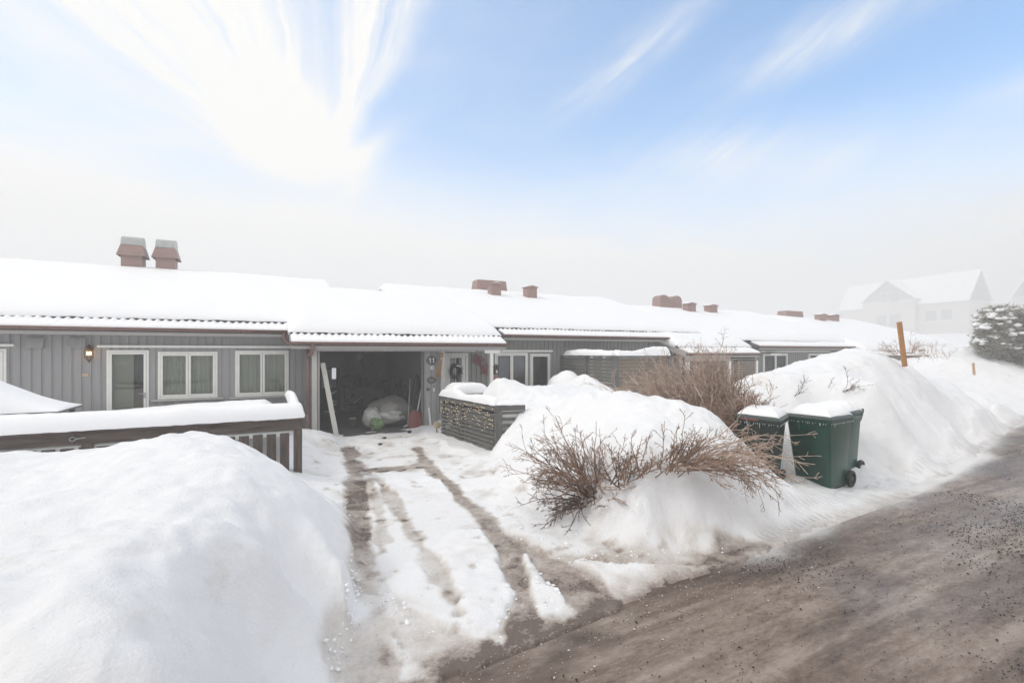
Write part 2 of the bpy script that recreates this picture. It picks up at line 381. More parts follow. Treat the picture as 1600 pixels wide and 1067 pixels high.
def road_mat(name, c_dark, c_mid, c_light, ang, white=0.0):
    m = bpy.data.materials.new(name); m.use_nodes = True; t = m.node_tree; p = t.nodes['Principled BSDF']
    n_ = t.nodes.new; tcn = n_('ShaderNodeTexCoord')
    def noi(s, d, st=(1, 1, 1), r=.6, dist=0, off=0):
        mp = n_('ShaderNodeMapping'); mp.vector_type = 'POINT'; mp.inputs['Rotation'].default_value = (0, 0, ang); mp.inputs['Scale'].default_value = st
        mp.inputs['Location'].default_value = (off, off, 0)
        x = n_('ShaderNodeTexNoise'); x.inputs['Scale'].default_value = s; x.inputs['Detail'].default_value = d; x.inputs['Roughness'].default_value = r; x.inputs['Distortion'].default_value = dist
        t.links.new(tcn.outputs['Object'], mp.inputs[0]); t.links.new(mp.outputs[0], x.inputs['Vector']); return x.outputs[0]
    big = noi(.9, 5, (.5, 1.4, 1), .55, .6); fine = noi(6, 10, (.45, 1.4, 1), .72, .4, 5)
    ad = n_('ShaderNodeMath'); ad.operation = 'MULTIPLY_ADD'; t.links.new(big, ad.inputs[0]); ad.inputs[1].default_value = .40
    m2 = n_('ShaderNodeMath'); m2.operation = 'MULTIPLY'; t.links.new(fine, m2.inputs[0]); m2.inputs[1].default_value = .33
    stk = noi(2.2, 6, (.10, 2.6, 1), .6, .2, 17)
    vf = noi(24, 10, (.6, 1.3, 1), .75, .3, 8); m4 = n_('ShaderNodeMath'); m4.operation = 'MULTIPLY_ADD'; t.links.new(vf, m4.inputs[0]); m4.inputs[1].default_value = .27; m5_ = n_('ShaderNodeMath'); m5_.operation = 'MULTIPLY_ADD'; t.links.new(stk, m5_.inputs[0]); m5_.inputs[1].default_value = .30; m5_.inputs[2].default_value = -.15; m6_ = n_('ShaderNodeMath'); m6_.operation = 'ADD'; t.links.new(m2.outputs[0], m6_.inputs[0]); t.links.new(m5_.outputs[0], m6_.inputs[1]); t.links.new(m6_.outputs[0], m4.inputs[2])
    t.links.new(m4.outputs[0], ad.inputs[2])
    cr = n_('ShaderNodeValToRGB'); e = cr.color_ramp.elements; e[0].position = .40; e[1].position = .61
    e[0].color = (*c_dark, 1); e[1].color = (*c_light, 1); q = e.new(.5); q.color = (*c_mid, 1)
    t.links.new(ad.outputs[0], cr.inputs[0])
    # dark sanded speckle baked in the ice and pale frost flecks
    vo = n_('ShaderNodeTexVoronoi'); vo.inputs['Scale'].default_value = 34; vo.inputs['Randomness'].default_value = 1
    t.links.new(tcn.outputs['Object'], vo.inputs['Vector'])
    sp_ = n_('ShaderNodeMapRange'); sp_.inputs[1].default_value = .07; sp_.inputs[2].default_value = .17; sp_.inputs[3].default_value = 1; sp_.inputs[4].default_value = 0
    t.links.new(vo.outputs['Distance'], sp_.inputs[0])
    gm = n_('ShaderNodeMapRange'); gm.inputs[1].default_value = .5; gm.inputs[2].default_value = .68; t.links.new(noi(1.3, 6, (1, 1, 1), .6, 0, 11), gm.inputs[0])
    mm = n_('ShaderNodeMath'); mm.operation = 'MULTIPLY'; t.links.new(sp_.outputs[0], mm.inputs[0]); t.links.new(gm.outputs[0], mm.inputs[1])
    m3 = n_('ShaderNodeMath'); m3.operation = 'MULTIPLY'; t.links.new(mm.outputs[0], m3.inputs[0]); m3.inputs[1].default_value = .55
    mx = n_('ShaderNodeMix'); mx.data_type = 'RGBA'; t.links.new(m3.outputs[0], mx.inputs[0]); t.links.new(cr.outputs[0], mx.inputs[6]); mx.inputs[7].default_value = (.05, .04, .036, 1)
    # frost and packed snow near the edge (attribute 'edge')
    a = n_('ShaderNodeAttribute'); a.attribute_name = 'edge'
    fm = n_('ShaderNodeMath'); fm.operation = 'MULTIPLY_ADD'; t.links.new(noi(9, 9, (.5, 1.3, 1), .75, 0, 3), fm.inputs[0]); fm.inputs[1].default_value = 2.2; fm.inputs[2].default_value = -1.15
    ae = n_('ShaderNodeMath'); ae.operation = 'ADD'; ae.use_clamp = True
    am = n_('ShaderNodeMath'); am.operation = 'MULTIPLY'; t.links.new(a.outputs['Fac'], am.inputs[0]); am.inputs[1].default_value = 1.6
    t.links.new(fm.outputs[0], ae.inputs[0]); t.links.new(am.outputs[0], ae.inputs[1])
    aw = n_('ShaderNodeMath'); aw.operation = 'MULTIPLY'; aw.use_clamp = True; t.links.new(ae.outputs[0], aw.inputs[0]); t.links.new(a.outputs['Fac'], aw.inputs[1])
    mw = n_('ShaderNodeMix'); mw.data_type = 'RGBA'; t.links.new(aw.outputs[0], mw.inputs[0]); t.links.new(mx.outputs[2], mw.inputs[6]); mw.inputs[7].default_value = (.80, .78, .77, 1)
    dk = n_('ShaderNodeAttribute'); dk.attribute_name = 'slush'
    md = n_('ShaderNodeMix'); md.data_type = 'RGBA'; t.links.new(dk.outputs['Fac'], md.inputs[0]); t.links.new(mw.outputs[2], md.inputs[6]); md.inputs[7].default_value = (.075, .052, .040, 1)
    t.links.new(md.outputs[2], p.inputs['Base Color'])
    p.inputs['Specular IOR Level'].default_value = .28
    rg = n_('ShaderNodeMapRange'); t.links.new(big, rg.inputs[0]); rg.inputs[1].default_value = .35; rg.inputs[2].default_value = .65; rg.inputs[3].default_value = .30; rg.inputs[4].default_value = .6
    t.links.new(rg.outputs[0], p.inputs['Roughness'])
    b = n_('ShaderNodeBump'); b.inputs['Strength'].default_value = .8; b.inputs['Distance'].default_value = .022
    t.links.new(m4.outputs[0], b.inputs['Height']); t.links.new(b.outputs[0], p.inputs['Normal'])
    return m
M['ground'] = ground_mat()
M['road'] = road_mat('brown_icy_road', (.088, .060, .044), (.195, .145, .113), (.36, .295, .25), -.12)
M['drive'] = road_mat('icy_driveway', (.30, .245, .215), (.46, .415, .385), (.64, .61, .59), 1.2)

# ------------------------------------------------------------------ snow heights
def world_pts(lst): return [tuple(atZ(u, v, 0.0).xy) for u, v in lst]
CP = []       # (x, y, z)
def c(u, v, z): p = atZ(u, v, z); CP.append((p.x, p.y, z))
def cd(u, v, d): p = atD(u, v, d); CP.append((p.x, p.y, p.z))
def cy(u, v, y): p = atY(u, v, y); CP.append((p.x, p.y, p.z))
# left pile
cy(0, 714, 7.2); cy(90, 709, 7.2); cy(200, 701, 7.0); cy(260, 690, 6.6); cy(315, 680, 6.2); cy(360, 688, 6.1); cy(400, 706, 5.9)
c(435, 727, .80); c(472, 746, .70); c(508, 782, .64); c(530, 828, .60); c(532, 860, .54); c(500, 810, .66); c(450, 868, .68); c(385, 890, .76); c(340, 950, .82)
c(300, 1000, .86); c(235, 1067, .90)
c(0, 1067, .97); c(100, 980, 1.02); c(150, 900, 1.04); c(250, 880, 1.0); c(100, 780, 1.0); c(250, 770, 1.06); c(400, 790, .9); c(0, 850, 1.0); c(320, 730, 1.12); c(450, 800, .76); c(0, 760, .95)
c(470, 930, .28); c(430, 1000, .30); c(390, 1067, .34); c(530, 900, .20); c(505, 960, .12); c(480, 1067, .12)
c(566, 866, .03); c(560, 830, .05); c(550, 930, .045); c(535, 1000, .045); c(520, 1067, .05); c(552, 795, .05); c(535, 755, .08); c(520, 745, .09)
CP += [(-3, 2.2, 1.0), (-6, 2.2, .95), (-6, 4.5, 1.0), (-6, 7.2, .85), (-9, 3, .9), (-9, 8, .8), (-2, 1.35, .35), (-5, 1.2, .35), (-9, 1.2, .3), (-.6, 1.5, .3), (-.3, 1.9, .5), (.1, 2.2, .12), (.4, 2.6, .03), (-.9, 1.1, .0), (-4, .7, 0), (-9, .6, 0)]
CP += [(-9, 9, .5), (-5, 9, .5), (-2, 9, .45), (-.3, 9, .4), (-9, 12.5, .4), (-4, 12.5, .4), (0, 12.5, .3)]
# bank between the picket fence corner and the garage
c(478, 690, .34); c(483, 668, .40); c(500, 690, .16); c(515, 705, .07); c(478, 740, .20); c(500, 745, .07); c(525, 720, .04); c(490, 775, .12)
# driveway
for u, v in ((550, 720), (560, 800), (620, 900), (650, 1000), (700, 750), (850, 900), (600, 692), (650, 690), (680, 690), (780, 800), (700, 850), (760, 950), (560, 900), (720, 720), (740, 760), (600, 760), (930, 900), (1050, 885), (640, 730)):
    c(u, v, .03)
for u, v, z in ((700, 690, .06), (730, 705, .06), (760, 722, .07), (690, 678, .12), (755, 745, .06), (780, 770, .06), (800, 800, .07), (830, 840, .05), (900, 862, .035)): c(u, v, z)
CP += [(1.2, 12, .03), (2.3, 12.2, .02), (3.4, 12, .03), (2.3, 15, .0), (1.2, 17, 0), (3.4, 17, 0)]
# yard snow behind the slatted fence
CP += [(4.4, 11.6, .4), (4.5, 9.3, .78), (4.3, 10.4, .55), (5.6, 12.6, .75), (4.8, 12.8, .4)]
cy(745, 605, 9.8); cy(770, 594, 10.2); cy(800, 598, 10.2); cy(835, 607, 10.2); cy(820, 640, 8.5); cy(790, 622, 8.95)
cy(870, 603, 10.6); cy(905, 590, 10.6); cy(935, 588, 10.6); cy(952, 594, 10.4); cy(850, 606, 10.2)
CP += [(7.5, 12.6, .9), (9, 12.8, .7), (11, 12.5, .5), (13, 12.5, .5), (10.5, 10, .6), (12, 10.5, .6)]
cy(975, 617, 10.6); cy(1020, 618, 10.2); cy(960, 618, 10.7)
# centre mound with the bushes
c(765, 722, .05); c(785, 705, .25); c(805, 680, .50); c(825, 655, .75); c(800, 742, .22); c(780, 735, .1); c(830, 700, .55); c(860, 665, .85); c(880, 632, 1.15)
cd(930, 610, 8.0); cd(960, 616, 7.3); cd(1000, 618, 7.1); cd(1040, 628, 7.0); cd(1090, 642, 6.9); cd(1130, 655, 6.9)
c(900, 690, .75); c(870, 740, .38); c(890, 780, .20); c(850, 790, .12); c(900, 815, .10); c(940, 760, .42); c(950, 700, .85); c(1000, 690, .98); c(1050, 690, .95); c(1000, 760, .58); c(1060, 740, .68); c(1100, 715, .80); c(1150, 705, .80); c(1180, 712, .66)
c(1100, 780, .42); c(1180, 770, .38); c(1215, 745, .40); c(1230, 780, .20); c(1270, 787, .10); c(950, 815, .14); c(1040, 820, .18); c(1130, 815, .16); c(1200, 810, .11); c(950, 850, .05); c(1050, 858, .04); c(1150, 846, .04); c(1240, 812, .06); c(1290, 795, .05)
CP += [(6.6, 7.8, 1.05), (7.1, 7.9, 1.02), (7.4, 7.3, 1.0), (7.5, 8.8, .92), (7.8, 6.7, 1.02), (6.6, 6.9, 1.1), (8.4, 7.2, 1.1)]
# around the bins
c(1255, 742, .17); c(1235, 752, .17); c(1225, 735, .12); c(1275, 755, .08); c(1310, 765, .04); c(1340, 770, .03); c(1345, 735, .06); c(1350, 720, .15)
CP += [(7.7, 4.6, .06), (8.3, 5.1, .12), (6.9, 5.4, .22), (8.3, 6.0, .5), (9.2, 5.2, .3), (6.75, 4.75, .12), (6.4, 4.75, .10), (6.2, 4.45, .16), (5.95, 4.75, .35), (6.3, 5.2, .4), (8.85, 4.35, .16), (8.95, 4.75, .22)]
# right pile
cd(1100, 612, 8.8); cd(1140, 603, 9.2); cd(1185, 590, 9.6); cd(1230, 581, 10); cd(1290, 568, 10.6); cd(1325, 557, 10.9); cd(1350, 552, 11.0); cd(1385, 561, 11.2); cd(1410, 571, 11.5); cd(1435, 579, 12)
cd(1180, 620, 8.4); cd(1250, 600, 9.2); c(1300, 610, 1.35); c(1370, 600, 1.45); c(1300, 660, .80); c(1400, 640, .92); c(1350, 700, .38); c(1420, 690, .35); c(1450, 600, 1.25); c(1470, 650, .62)
cd(1480, 595, 13.5); cd(1520, 613, 14.5); cd(1550, 629, 15.2); c(1500, 655, .42); c(1545, 648, .30); c(1575, 645, .06); c(1555, 662, .03)
c(1450, 712, .03); c(1400, 735, .03); c(1380, 752, .03); c(1500, 685, .03)
CP += [(11, 8.5, 1.0), (14, 9.5, 1.3), (16, 10, 1.0), (10, 7.5, 1.0)]
# far bank on the right
cd(1480, 556, 22); cd(1510, 543, 24); cd(1560, 549, 24); cd(1600, 549, 24); cd(1500, 575, 21); cd(1600, 575, 23)
CP += [(24, 8, .35), (28, 7.6, .45), (33, 8.5, .9), (34, 12, 2.2), (40, 12, 2.4), (48, 14, 2.6), (48, 8, 1.2), (40, 7.5, .6), (24, 12.3, 1.0), (20, 12.3, .9), (18, 9.5, .7), (30, 12.2, 1.6), (21, 6.4, .04), (26, 6.6, .05), (34, 6.6, .05), (48, 6.8, .1)]
CPA = np.array(CP)
# road edge, Y as a function of X
RE = np.array([(-60, .7), (-9, .75), (-3, .9), (-.8, 1.2), (0, 1.9), (.5, 2.5), (1.0, 2.78), (1.9, 2.88), (2.8, 2.96), (3.5, 3.0), (4.6, 3.10), (6.1, 3.24), (8.3, 3.36), (9.9, 3.54), (11.8, 3.9), (16.7, 4.95), (20, 5.5), (30, 6.2), (60, 7.2), (400, 12)])
def road_edge(x): return np.interp(x, RE[:, 0], RE[:, 1])
def rbf(x, y):
    pts = CPA[:, :2]; n = len(pts)
    # warp far distances so the field behaves alike near and far
    def phi(r): return np.sqrt(r * r + .04)
    D = np.sqrt(((pts[:, None] - pts[None]) ** 2).sum(-1)); K = phi(D) - 0
    K = np.block([[-K + 0 * np.eye(n) , np.ones((n, 1))], [np.ones((1, n)), np.zeros((1, 1))]])
    K[:n, :n] += np.eye(n) * .05
    rhs = np.append(CPA[:, 2], 0); wts = np.linalg.solve(K, rhs)
    sh = x.shape; q = np.stack([x.ravel(), y.ravel()], -1); res = np.zeros(len(q))
    for s in range(0, len(q), 20000):
        r = np.sqrt(((q[s:s + 20000, None] - pts[None]) ** 2).sum(-1)); res[s:s + 20000] = -phi(r) @ wts[:n] + wts[n]
    return res.reshape(sh)
def inpoly(x, y, poly):
    ins = np.zeros(x.shape, bool); n = len(poly)
    for i in range(n):
        x1, y1 = poly[i]; x2, y2 = poly[(i + 1) % n]
        if y1 == y2: continue
        cnd = ((y1 > y) != (y2 > y)) & (x < (x2 - x1) * (y - y1) / (y2 - y1) + x1); ins ^= cnd
    return ins
def dseg(x, y, a, b):
    ax, ay = a; bx, by = b; dx_, dy_ = bx - ax, by - ay; L2 = dx_ * dx_ + dy_ * dy_
    t = np.clip(((x - ax) * dx_ + (y - ay) * dy_) / L2, 0, 1); return np.hypot(x - ax - t * dx_, y - ay - t * dy_)
def sdpoly(x, y, poly):      # positive inside
    d = np.min([dseg(x, y, poly[i], poly[(i + 1) % len(poly)]) for i in range(len(poly))], 0)
    return np.where(inpoly(x, y, poly), d, -d)
def stroke(x, y, pl, wd): # positive inside
    ws = wd if isinstance(wd, (list, tuple)) else [wd] * len(pl)
    return np.max([ (ws[i] + ws[i + 1]) / 4 - dseg(x, y, pl[i], pl[i + 1]) for i in range(len(pl) - 1)], 0)
def sstep(v, a, b): t = np.clip((v - a) / (b - a), 0, 1); return t * t * (3 - 2 * t)

def steps(spec):
    out_ = [spec[0][0]]
    for (a, sa_), (b, sb_) in zip(spec[:-1], spec[1:]):
        t = out_[-1]
        while t < b - 1e-6:
            f = (t - a) / (b - a); t += sa_ + (sb_ - sa_) * f; out_.append(min(t, b))
        out_[-1] = b
    return np.array(out_)
gx = steps([(-12, .25), (-5, .10), (-1.5, .04), (-.5, .026), (4.6, .03), (7, .04), (10, .06), (16, .10), (28, .16), (50, .3)])
gy = steps([(.3, .05), (1.8, .028), (5.0, .03), (8, .045), (12.2, .06), (14.0, .4), (17.6, .6)])
GX, GY = np.meshgrid(gx, gy)
print('ground grid', GX.shape)
H = rbf(GX, GY)
nb = fbm(GX, GY, .8, 1) ; ns = fbm(GX, GY, .16, 5, 3)
bank = sstep(H, .06, .35)
# driveway strokes
T = []
T.append((world_pts([(546, 702), (555, 740), (560, 790), (564, 850), (562, 930), (570, 1000), (590, 1067)]), [.24, .26, .30, .34, .36, .42, .6], 1.0))
T.append((world_pts([(560, 735), (589, 751), (608, 774), (638, 824), (669, 874), (699, 927), (722, 965)]), [.2, .17, .17, .17, .16, .15, .12], .55))
T.append((world_pts([(575, 752), (590, 800), (600, 845)]), [.2, .16, .12], .4))
T.append((world_pts([(650, 700), (672, 730), (700, 760), (740, 808), (790, 868), (815, 920), (822, 985), (800, 1030)]), [.18, .22, .30, .36, .42, .46, .5, .6], .95))
T.append((world_pts([(770, 838), (830, 872), (885, 915), (930, 950), (960, 985)]), [.25, .42, .5, .5, .5], .7))
T.append((world_pts([(820, 866), (900, 880), (1000, 872), (1100, 868), (1190, 850)]), [.2, .22, .22, .20, .14], .36))
T.append((world_pts([(590, 736), (625, 733), (662, 728)]), [.30, .42, .25], .9))
SN = [world_pts(p) for p in (
    [(572, 748), (583, 870), (592, 915), (628, 952), (700, 985), (745, 1005), (790, 1012), (796, 930), (780, 868), (735, 800), (690, 752), (660, 745), (620, 745)],
    [(815, 868), (838, 893), (872, 930), (893, 958), (888, 985), (842, 990), (836, 940)],
    [(900, 884), (925, 905), (958, 938), (985, 945), (1010, 925), (1060, 912), (1120, 895), (1180, 876), (1080, 884), (980, 887)],
    [(606, 990), (620, 1067), (680, 1067), (665, 1040), (640, 1015)],
    [(560, 690), (545, 720), (575, 742), (640, 722), (650, 700)])]
ZI = world_pts([(548, 860), (530, 950), (520, 1067), (560, 1100), (800, 1067), (1000, 935), (1200, 846), (1100, 866), (1000, 868), (900, 872), (830, 850), (770, 820), (800, 900), (800, 960), (700, 900), (600, 850)])
jit = fbm(GX, GY, .35, 9, 5) * .13 + fbm(GX, GY, .07, 10, 2) * .03
icem = np.zeros_like(H); 
near = (GX > -.6) & (GX < 8) & (GY > 1.5) & (GY < 12.4)
gxn, gyn, jn = GX[near], GY[near], jit[near]
ic = sstep(sdpoly(gxn, gyn, ZI) + jn, -.10, .12) * (.40 + .5 * np.clip(fbm(gxn, gyn, .5, 120, 3) + .1, 0, 1))
for pl, wd, st_ in T: ic = np.maximum(ic, sstep(stroke(gxn, gyn, pl, wd) + jn, -.05, .035) * st_)
snf = np.zeros_like(ic)
for k, pl in enumerate(SN[:4]): snf = np.maximum(snf, sstep(sdpoly(gxn, gyn, pl) + jn * .8, -.015, .045))
tr2 = sstep(stroke(gxn, gyn, T[1][0], T[1][1]) + jn, -.03, .03) * .6      # the narrow tyre track runs through the tongue
tr2 = np.maximum(tr2, sstep(stroke(gxn, gyn, T[2][0], T[2][1]) + jn, -.03, .03) * .4)
snf2 = snf * (1 - tr2)
ic = np.where(snf > 0, np.maximum(ic * (1 - snf), tr2 * snf), ic)
icem[near] = ic; sn_full = np.zeros_like(H); sn_full[near] = snf2
pit = np.clip(vn(GX, GY, .28, 101) - .27, 0, 1) * np.clip(fbm(GX, GY, 1.1, 103, 2) * 1.5 + .35, 0, 1)
H = H - bank * pit * .16
rough = bank * np.clip(fbm(GX, GY, 1.6, 140, 2) * 1.6 + .25, 0, 1)
H = H + rough * ((.25 - np.abs(fbm(GX, GY, .34, 142, 4))) * .13 + np.abs(fbm(GX, GY, .11, 144, 2)) * .06)
H = H + bank * (nb * .11 + ns * .040 + fbm(GX, GY, .30, 105, 2) * .018) + (1 - bank) * (fbm(GX, GY, .5, 21, 4) * .026 + ns * .016)
H = np.where(bank < 1, H + (1 - bank) * sn_full * (.030 + fbm(GX, GY, .12, 33, 3) * .022), H)
H = H - np.clip(icem * 1.4, 0, 1) * .040 * (1 - bank)
# crumbled lumps on the ends of the tongues and along the pile foot
lump = np.clip(vn(GX, GY, .09, 44) - .12, 0, 1) * np.clip(fbm(GX, GY, .5, 40, 2) + .1, 0, 1)
tipz = np.exp(-((GX - 1.25) ** 2 + (GY - 3.35) ** 2) / .25) + np.exp(-((GX - 2.0) ** 2 + (GY - 3.3) ** 2) / .12) + np.exp(-((GX - .55) ** 2 / .03 + (GY - 4.2) ** 2 / 2.5)) + .8 * np.exp(-((GX - 2.9) ** 2 / .8 + (GY - 5.6) ** 2 / .8))
H += lump * tipz * .30
cz = sstep(GX, -.7, -.1) * (1 - sstep(GX, .7, .9)) * (1 - sstep(GY, 3.6, 4.6)) + .7 * np.exp(-((GX - 2.9) ** 2 / .35 + (GY - 6.3) ** 2 / 1.5)) + .6 * np.exp(-(np.abs(GX - 4.2) / 1.6) ** 4 - ((GY - 4.0) / .35) ** 2)
H += cz * (np.clip(vn(GX, GY, .12, 171) - .08, 0, 1) * .10 + np.clip(vn(GX, GY, .055, 173) - .15, 0, 1) * .06) * np.clip(fbm(GX, GY, .7, 175, 2) + .45, 0, 1)
# undercut dent in the left pile
dn = lambda u, v, z, s, a: a * np.exp(-((GX - atZ(u, v, z).x) ** 2 + (GY - atZ(u, v, z).y) ** 2) / s ** 2)
H += dn(410, 880, .72, .10, .06) - dn(370, 930, .66, .16, .10) - dn(440, 900, .5, .12, .07) - dn(130, 820, 1.0, .12, .05) - dn(60, 935, .95, .14, .05) - dn(340, 800, 1.0, .10, .03)
DP = world_pts([(470, 720), (500, 695), (520, 686)]) + [(.9, 11.6), (1.0, 12.6), (3.9, 12.6), (4.0, 11.9), (3.78, 10.95), (3.97, 8.47)] + world_pts([(764, 716), (775, 755), (800, 790), (850, 812), (900, 850), (1000, 866), (1160, 852), (1240, 838), (1000, 950), (700, 1067), (540, 1067), (548, 900), (540, 850), (520, 800), (490, 770)])
sdp = sdpoly(GX[near], GY[near], DP)
capz = .075 + 1.5 * np.clip(-sdp, 0, 9) + fbm(GX[near], GY[near], .3, 61, 3) * .03
left_side = (GX[near] < 1.3)
FL = world_pts([(500, 1200), (540, 1067), (552, 950), (556, 870), (551, 800), (543, 750), (538, 705), (525, 690)])
fx = np.interp(GY[near], [p_[1] for p_ in FL], [p_[0] for p_ in FL]) + fbm(GX[near], GY[near], .4, 63, 3) * .05
capz = np.where(left_side, .045 + 4.5 * np.clip(fx - GX[near], 0, 9) ** 1.0, capz)
capz = np.where((GX[near] < 1.3) & (GY[near] > 9.0), 9, capz)
H[near] = np.minimum(H[near], capz)
mk = sstep(GX, 7.6, 8.6) * (1 - sstep(GX, 12.5, 13.5)) * sstep(GY, 8.6, 9.4)
H = H * (1 - mk) + np.minimum(H, .66 + fbm(GX, GY, .6, 160, 3) * .08) * mk
# garage floor stays clear, house footprints low
H = np.where((GY > 12.35) & (GX > .95) & (GX < 3.75), -.08, H)
H = np.where((GY > 13.3), np.minimum(H, -.08), H)
H = np.where((GX < .2) & (GY > 7.9), np.minimum(H, .1), H)
# road side: the snow dips below the road sheet
re = road_edge(GX) + fbm(GX, GX * 0, .7, 60, 4) * .10 + fbm(GX, GY, .16, 62, 4) * .10
dR = GY - re
mouth = sstep(GX, .4, 1.0) * (1 - sstep(GX, 3.9, 4.9))
H = np.where(dR < .55, H * (sstep(dR, -.08, .55) * (1 - mouth) + mouth * sstep(dR, -.02, .10)) + .026 * sstep(dR, .0, .3) * (1 - mouth), H)
H = np.where(dR < 0, -.06, H)
H = np.where((dR >= 0) & (dR < .10), H - .05 * (1 - dR / .10), H)
fade = 1 - .62 * (1 - sstep(GY, 4.0, 5.6)) * (1 - sstep(GX, 1.0, 1.6))
dirt = icem * .66 * fade * (.95 + .55 * np.clip(fbm(GX, GY, .4, 130, 4), -.5, .6)) + .45 * icem * np.exp(-np.clip(dR, 0, 9) / .45) + (.35 + .4 * mouth) * np.clip(1 - dR / .34, 0, 1) * (dR > 0)
dirt += np.clip(fbm(GX, GY, .3, 77, 4) * .5, 0, .18) * np.exp(-np.clip(dR, 0, 9) / .5)
# darker oily spots in the tracks
for u, v, s in ((556, 772, .22), (568, 752, .15), (600, 735, .16), (640, 733, .22), (575, 775, .12), (553, 790, .10), (775, 850, .05), (563, 880, .045), (660, 728, .12), (700, 928, .05), (865, 975, .14), (868, 905, .06), (868, 906, .03)):
    p = atZ(u, v, .03); dirt += .5 * np.exp(-((GX - p.x) ** 2 / (s * s) + (GY - p.y) ** 2 / (s * s * .6)))
zone = sstep(GX, .3, .8) * (GY < 12) * (1 - bank) * (1 - .75 * sstep(GX, 3.4, 5.2))
dirt += zone * (1 - np.clip(sn_full * .55, 0, 1)) * np.clip(fbm(GX, GY, .34, 150, 5) * 2.2 - .25, 0, 1) * .32
dirt += zone * np.clip(fbm(GX, GY * 1.0, .16, 155, 4) * 2.4 - .75, 0, 1) * .6
H = H - zone * np.clip(fbm(GX, GY * 1.0, .16, 155, 4) * 2.4 - .75, 0, 1) * .018
dirt *= (1 - .92 * sstep(bank, .25, .8))
dirt = np.clip(dirt, 0, 1)
tread = np.exp(-((dR - .16) / .08) ** 2) * (GX > 4.6) + .8 * np.exp(-((dR - .42) / .08) ** 2) * (GX > 5.6) * (GX < 13)
stain = bank * np.clip(.25 + fbm(GX, GY, 1.5, 90, 2), 0, 1) * 1.1 + (bank < .5) * .35
snow_o = grid_mesh('snow_ground', GX, GY, H, M['ground'], attrs={'dirt': dirt, 'tread': np.clip(tread, 0, 1), 'stain': np.clip(stain, 0, 1)})
tag(snow_o, kind='structure')
def ground_z(x, y):
    i = np.clip(np.searchsorted(gx, x) - 1, 0, len(gx) - 2); j = np.clip(np.searchsorted(gy, y) - 1, 0, len(gy) - 2)
    return float(H[j, i])

# icy driveway sheet just under the snow cover, and the road
jx = (gx > -.2) & (gx < 7.2); jy = (gy > 2.2) & (gy < 12.4)
sub_ = np.ix_(jy, jx)
DZ = np.clip(.006 + fbm(GX[sub_], GY[sub_], .6, 15, 3) * .010, .0, .02) + np.where(dR[sub_] < .05, -.05, 0)
tag(grid_mesh('driveway', GX[sub_], GY[sub_], DZ, M['ground'], attrs={'dirt': np.clip(dirt[sub_] * .95 + .03, 0, 1), 'tread': DZ * 0, 'stain': DZ * 0 + .3}), kind='structure')
rx = steps([(-60, 2), (-6, .3), (-1, .08), (6, .10), (20, .5), (60, 3), (230, 20)]); rt = np.concatenate([np.linspace(0, 1, 60) ** 1.6 * 3.2, np.linspace(3.6, 9, 10)])
RX, RT = np.meshgrid(rx, rt)
RY = road_edge(RX) + .25 - RT
RZ = -.025 * (RT < .22) + .004 + fbm(RX, RY, .9, 50, 3) * .012 * np.clip(RT, 0, 1)
redge = np.clip(1 - (RT - .15) / .5, 0, 1) ** 1.5 + .28 * np.exp(-((RT - 1.2) / .5) ** 2)
rm = sstep(RX, .3, .9) * (1 - sstep(RX, 3.6, 4.6)); redge = redge * (1 - .85 * rm)
redge = np.clip(redge + fbm(RX, RY, .6, 52, 4) * .45 * np.clip(redge * 2, 0, 1), 0, 1)
tag(grid_mesh('road', RX, RY, RZ, M['road'], attrs={'edge': redge, 'slush': np.clip(np.exp(-((RT - .42) / .22) ** 2) * np.exp(-np.clip(RX - 2.0, 0, 99) / 2.2) * (.45 + 1.0 * fbm(RX, RY, .4, 57, 4)) + .55 * np.clip(fbm(RX, RY, 1.4, 58, 4) * 1.6 - .25, 0, 1), 0, .85)}), kind='structure')
# wide snow-covered terrain with the hill behind on the right
tx = np.concatenate([np.linspace(-240, -20, 24), np.linspace(-15, 130, 110), np.linspace(140, 280, 14)])
ty = np.concatenate([np.linspace(-240, -12, 22), np.linspace(-8, 100, 80), np.linspace(110, 280, 14)])
TX, TY = np.meshgrid(tx, ty)
hill = 4.6 * sstep(TX, 80, 175) * sstep(TY, 12, 34) + fbm(TX, TY, 12, 70, 3) * .7 * sstep(TX, 50, 70)
back = .9 * sstep(-TY, 8, 12)
TZ = -.14 + hill + back + 2.5 * sstep(TX, 50, 62) * sstep(TY, 9, 15)
tag(grid_mesh('terrain', TX, TY, TZ, M['snow']), kind='structure')

# ------------------------------------------------------------------ row houses
SL = .30
def siding(mb, x0, x1, z0, z1, Yw, holes, per=.162, thick=.02):
    """board-on-board cladding on the plane Y=Yw (front), holes = (x0,x1,z0,z1)"""
    xs = {x0, x1}
    k = math.ceil(x0 / per)
    while k * per < x1:
        for t in (k * per, k * per + .115):
            if x0 < t < x1: xs.add(t)
        k += 1
    for h in holes:
        for t in h[:2]:
            if x0 < t < x1: xs.add(t)
    xs = sorted(xs)
    for a, b in zip(xs[:-1], xs[1:]):
        if b - a < 1e-4: continue
        mid = (a + b) / 2; fr = (mid / per) % 1
        yo = 0 if fr < .115 / per else thick
        segs = [(z0, z1)]
        for h in holes:
            if h[0] < mid < h[1]:
                ns_ = []
                for s0, s1 in segs:
                    if h[3] <= s0 or h[2] >= s1: ns_.append((s0, s1)); continue
                    if h[2] > s0: ns_.append((s0, h[2]))
                    if h[3] < s1: ns_.append((h[3], s1))
                segs = ns_
        for s0, s1 in segs: mb.box(a, b, Yw + yo, Yw + .10, s0, s1)
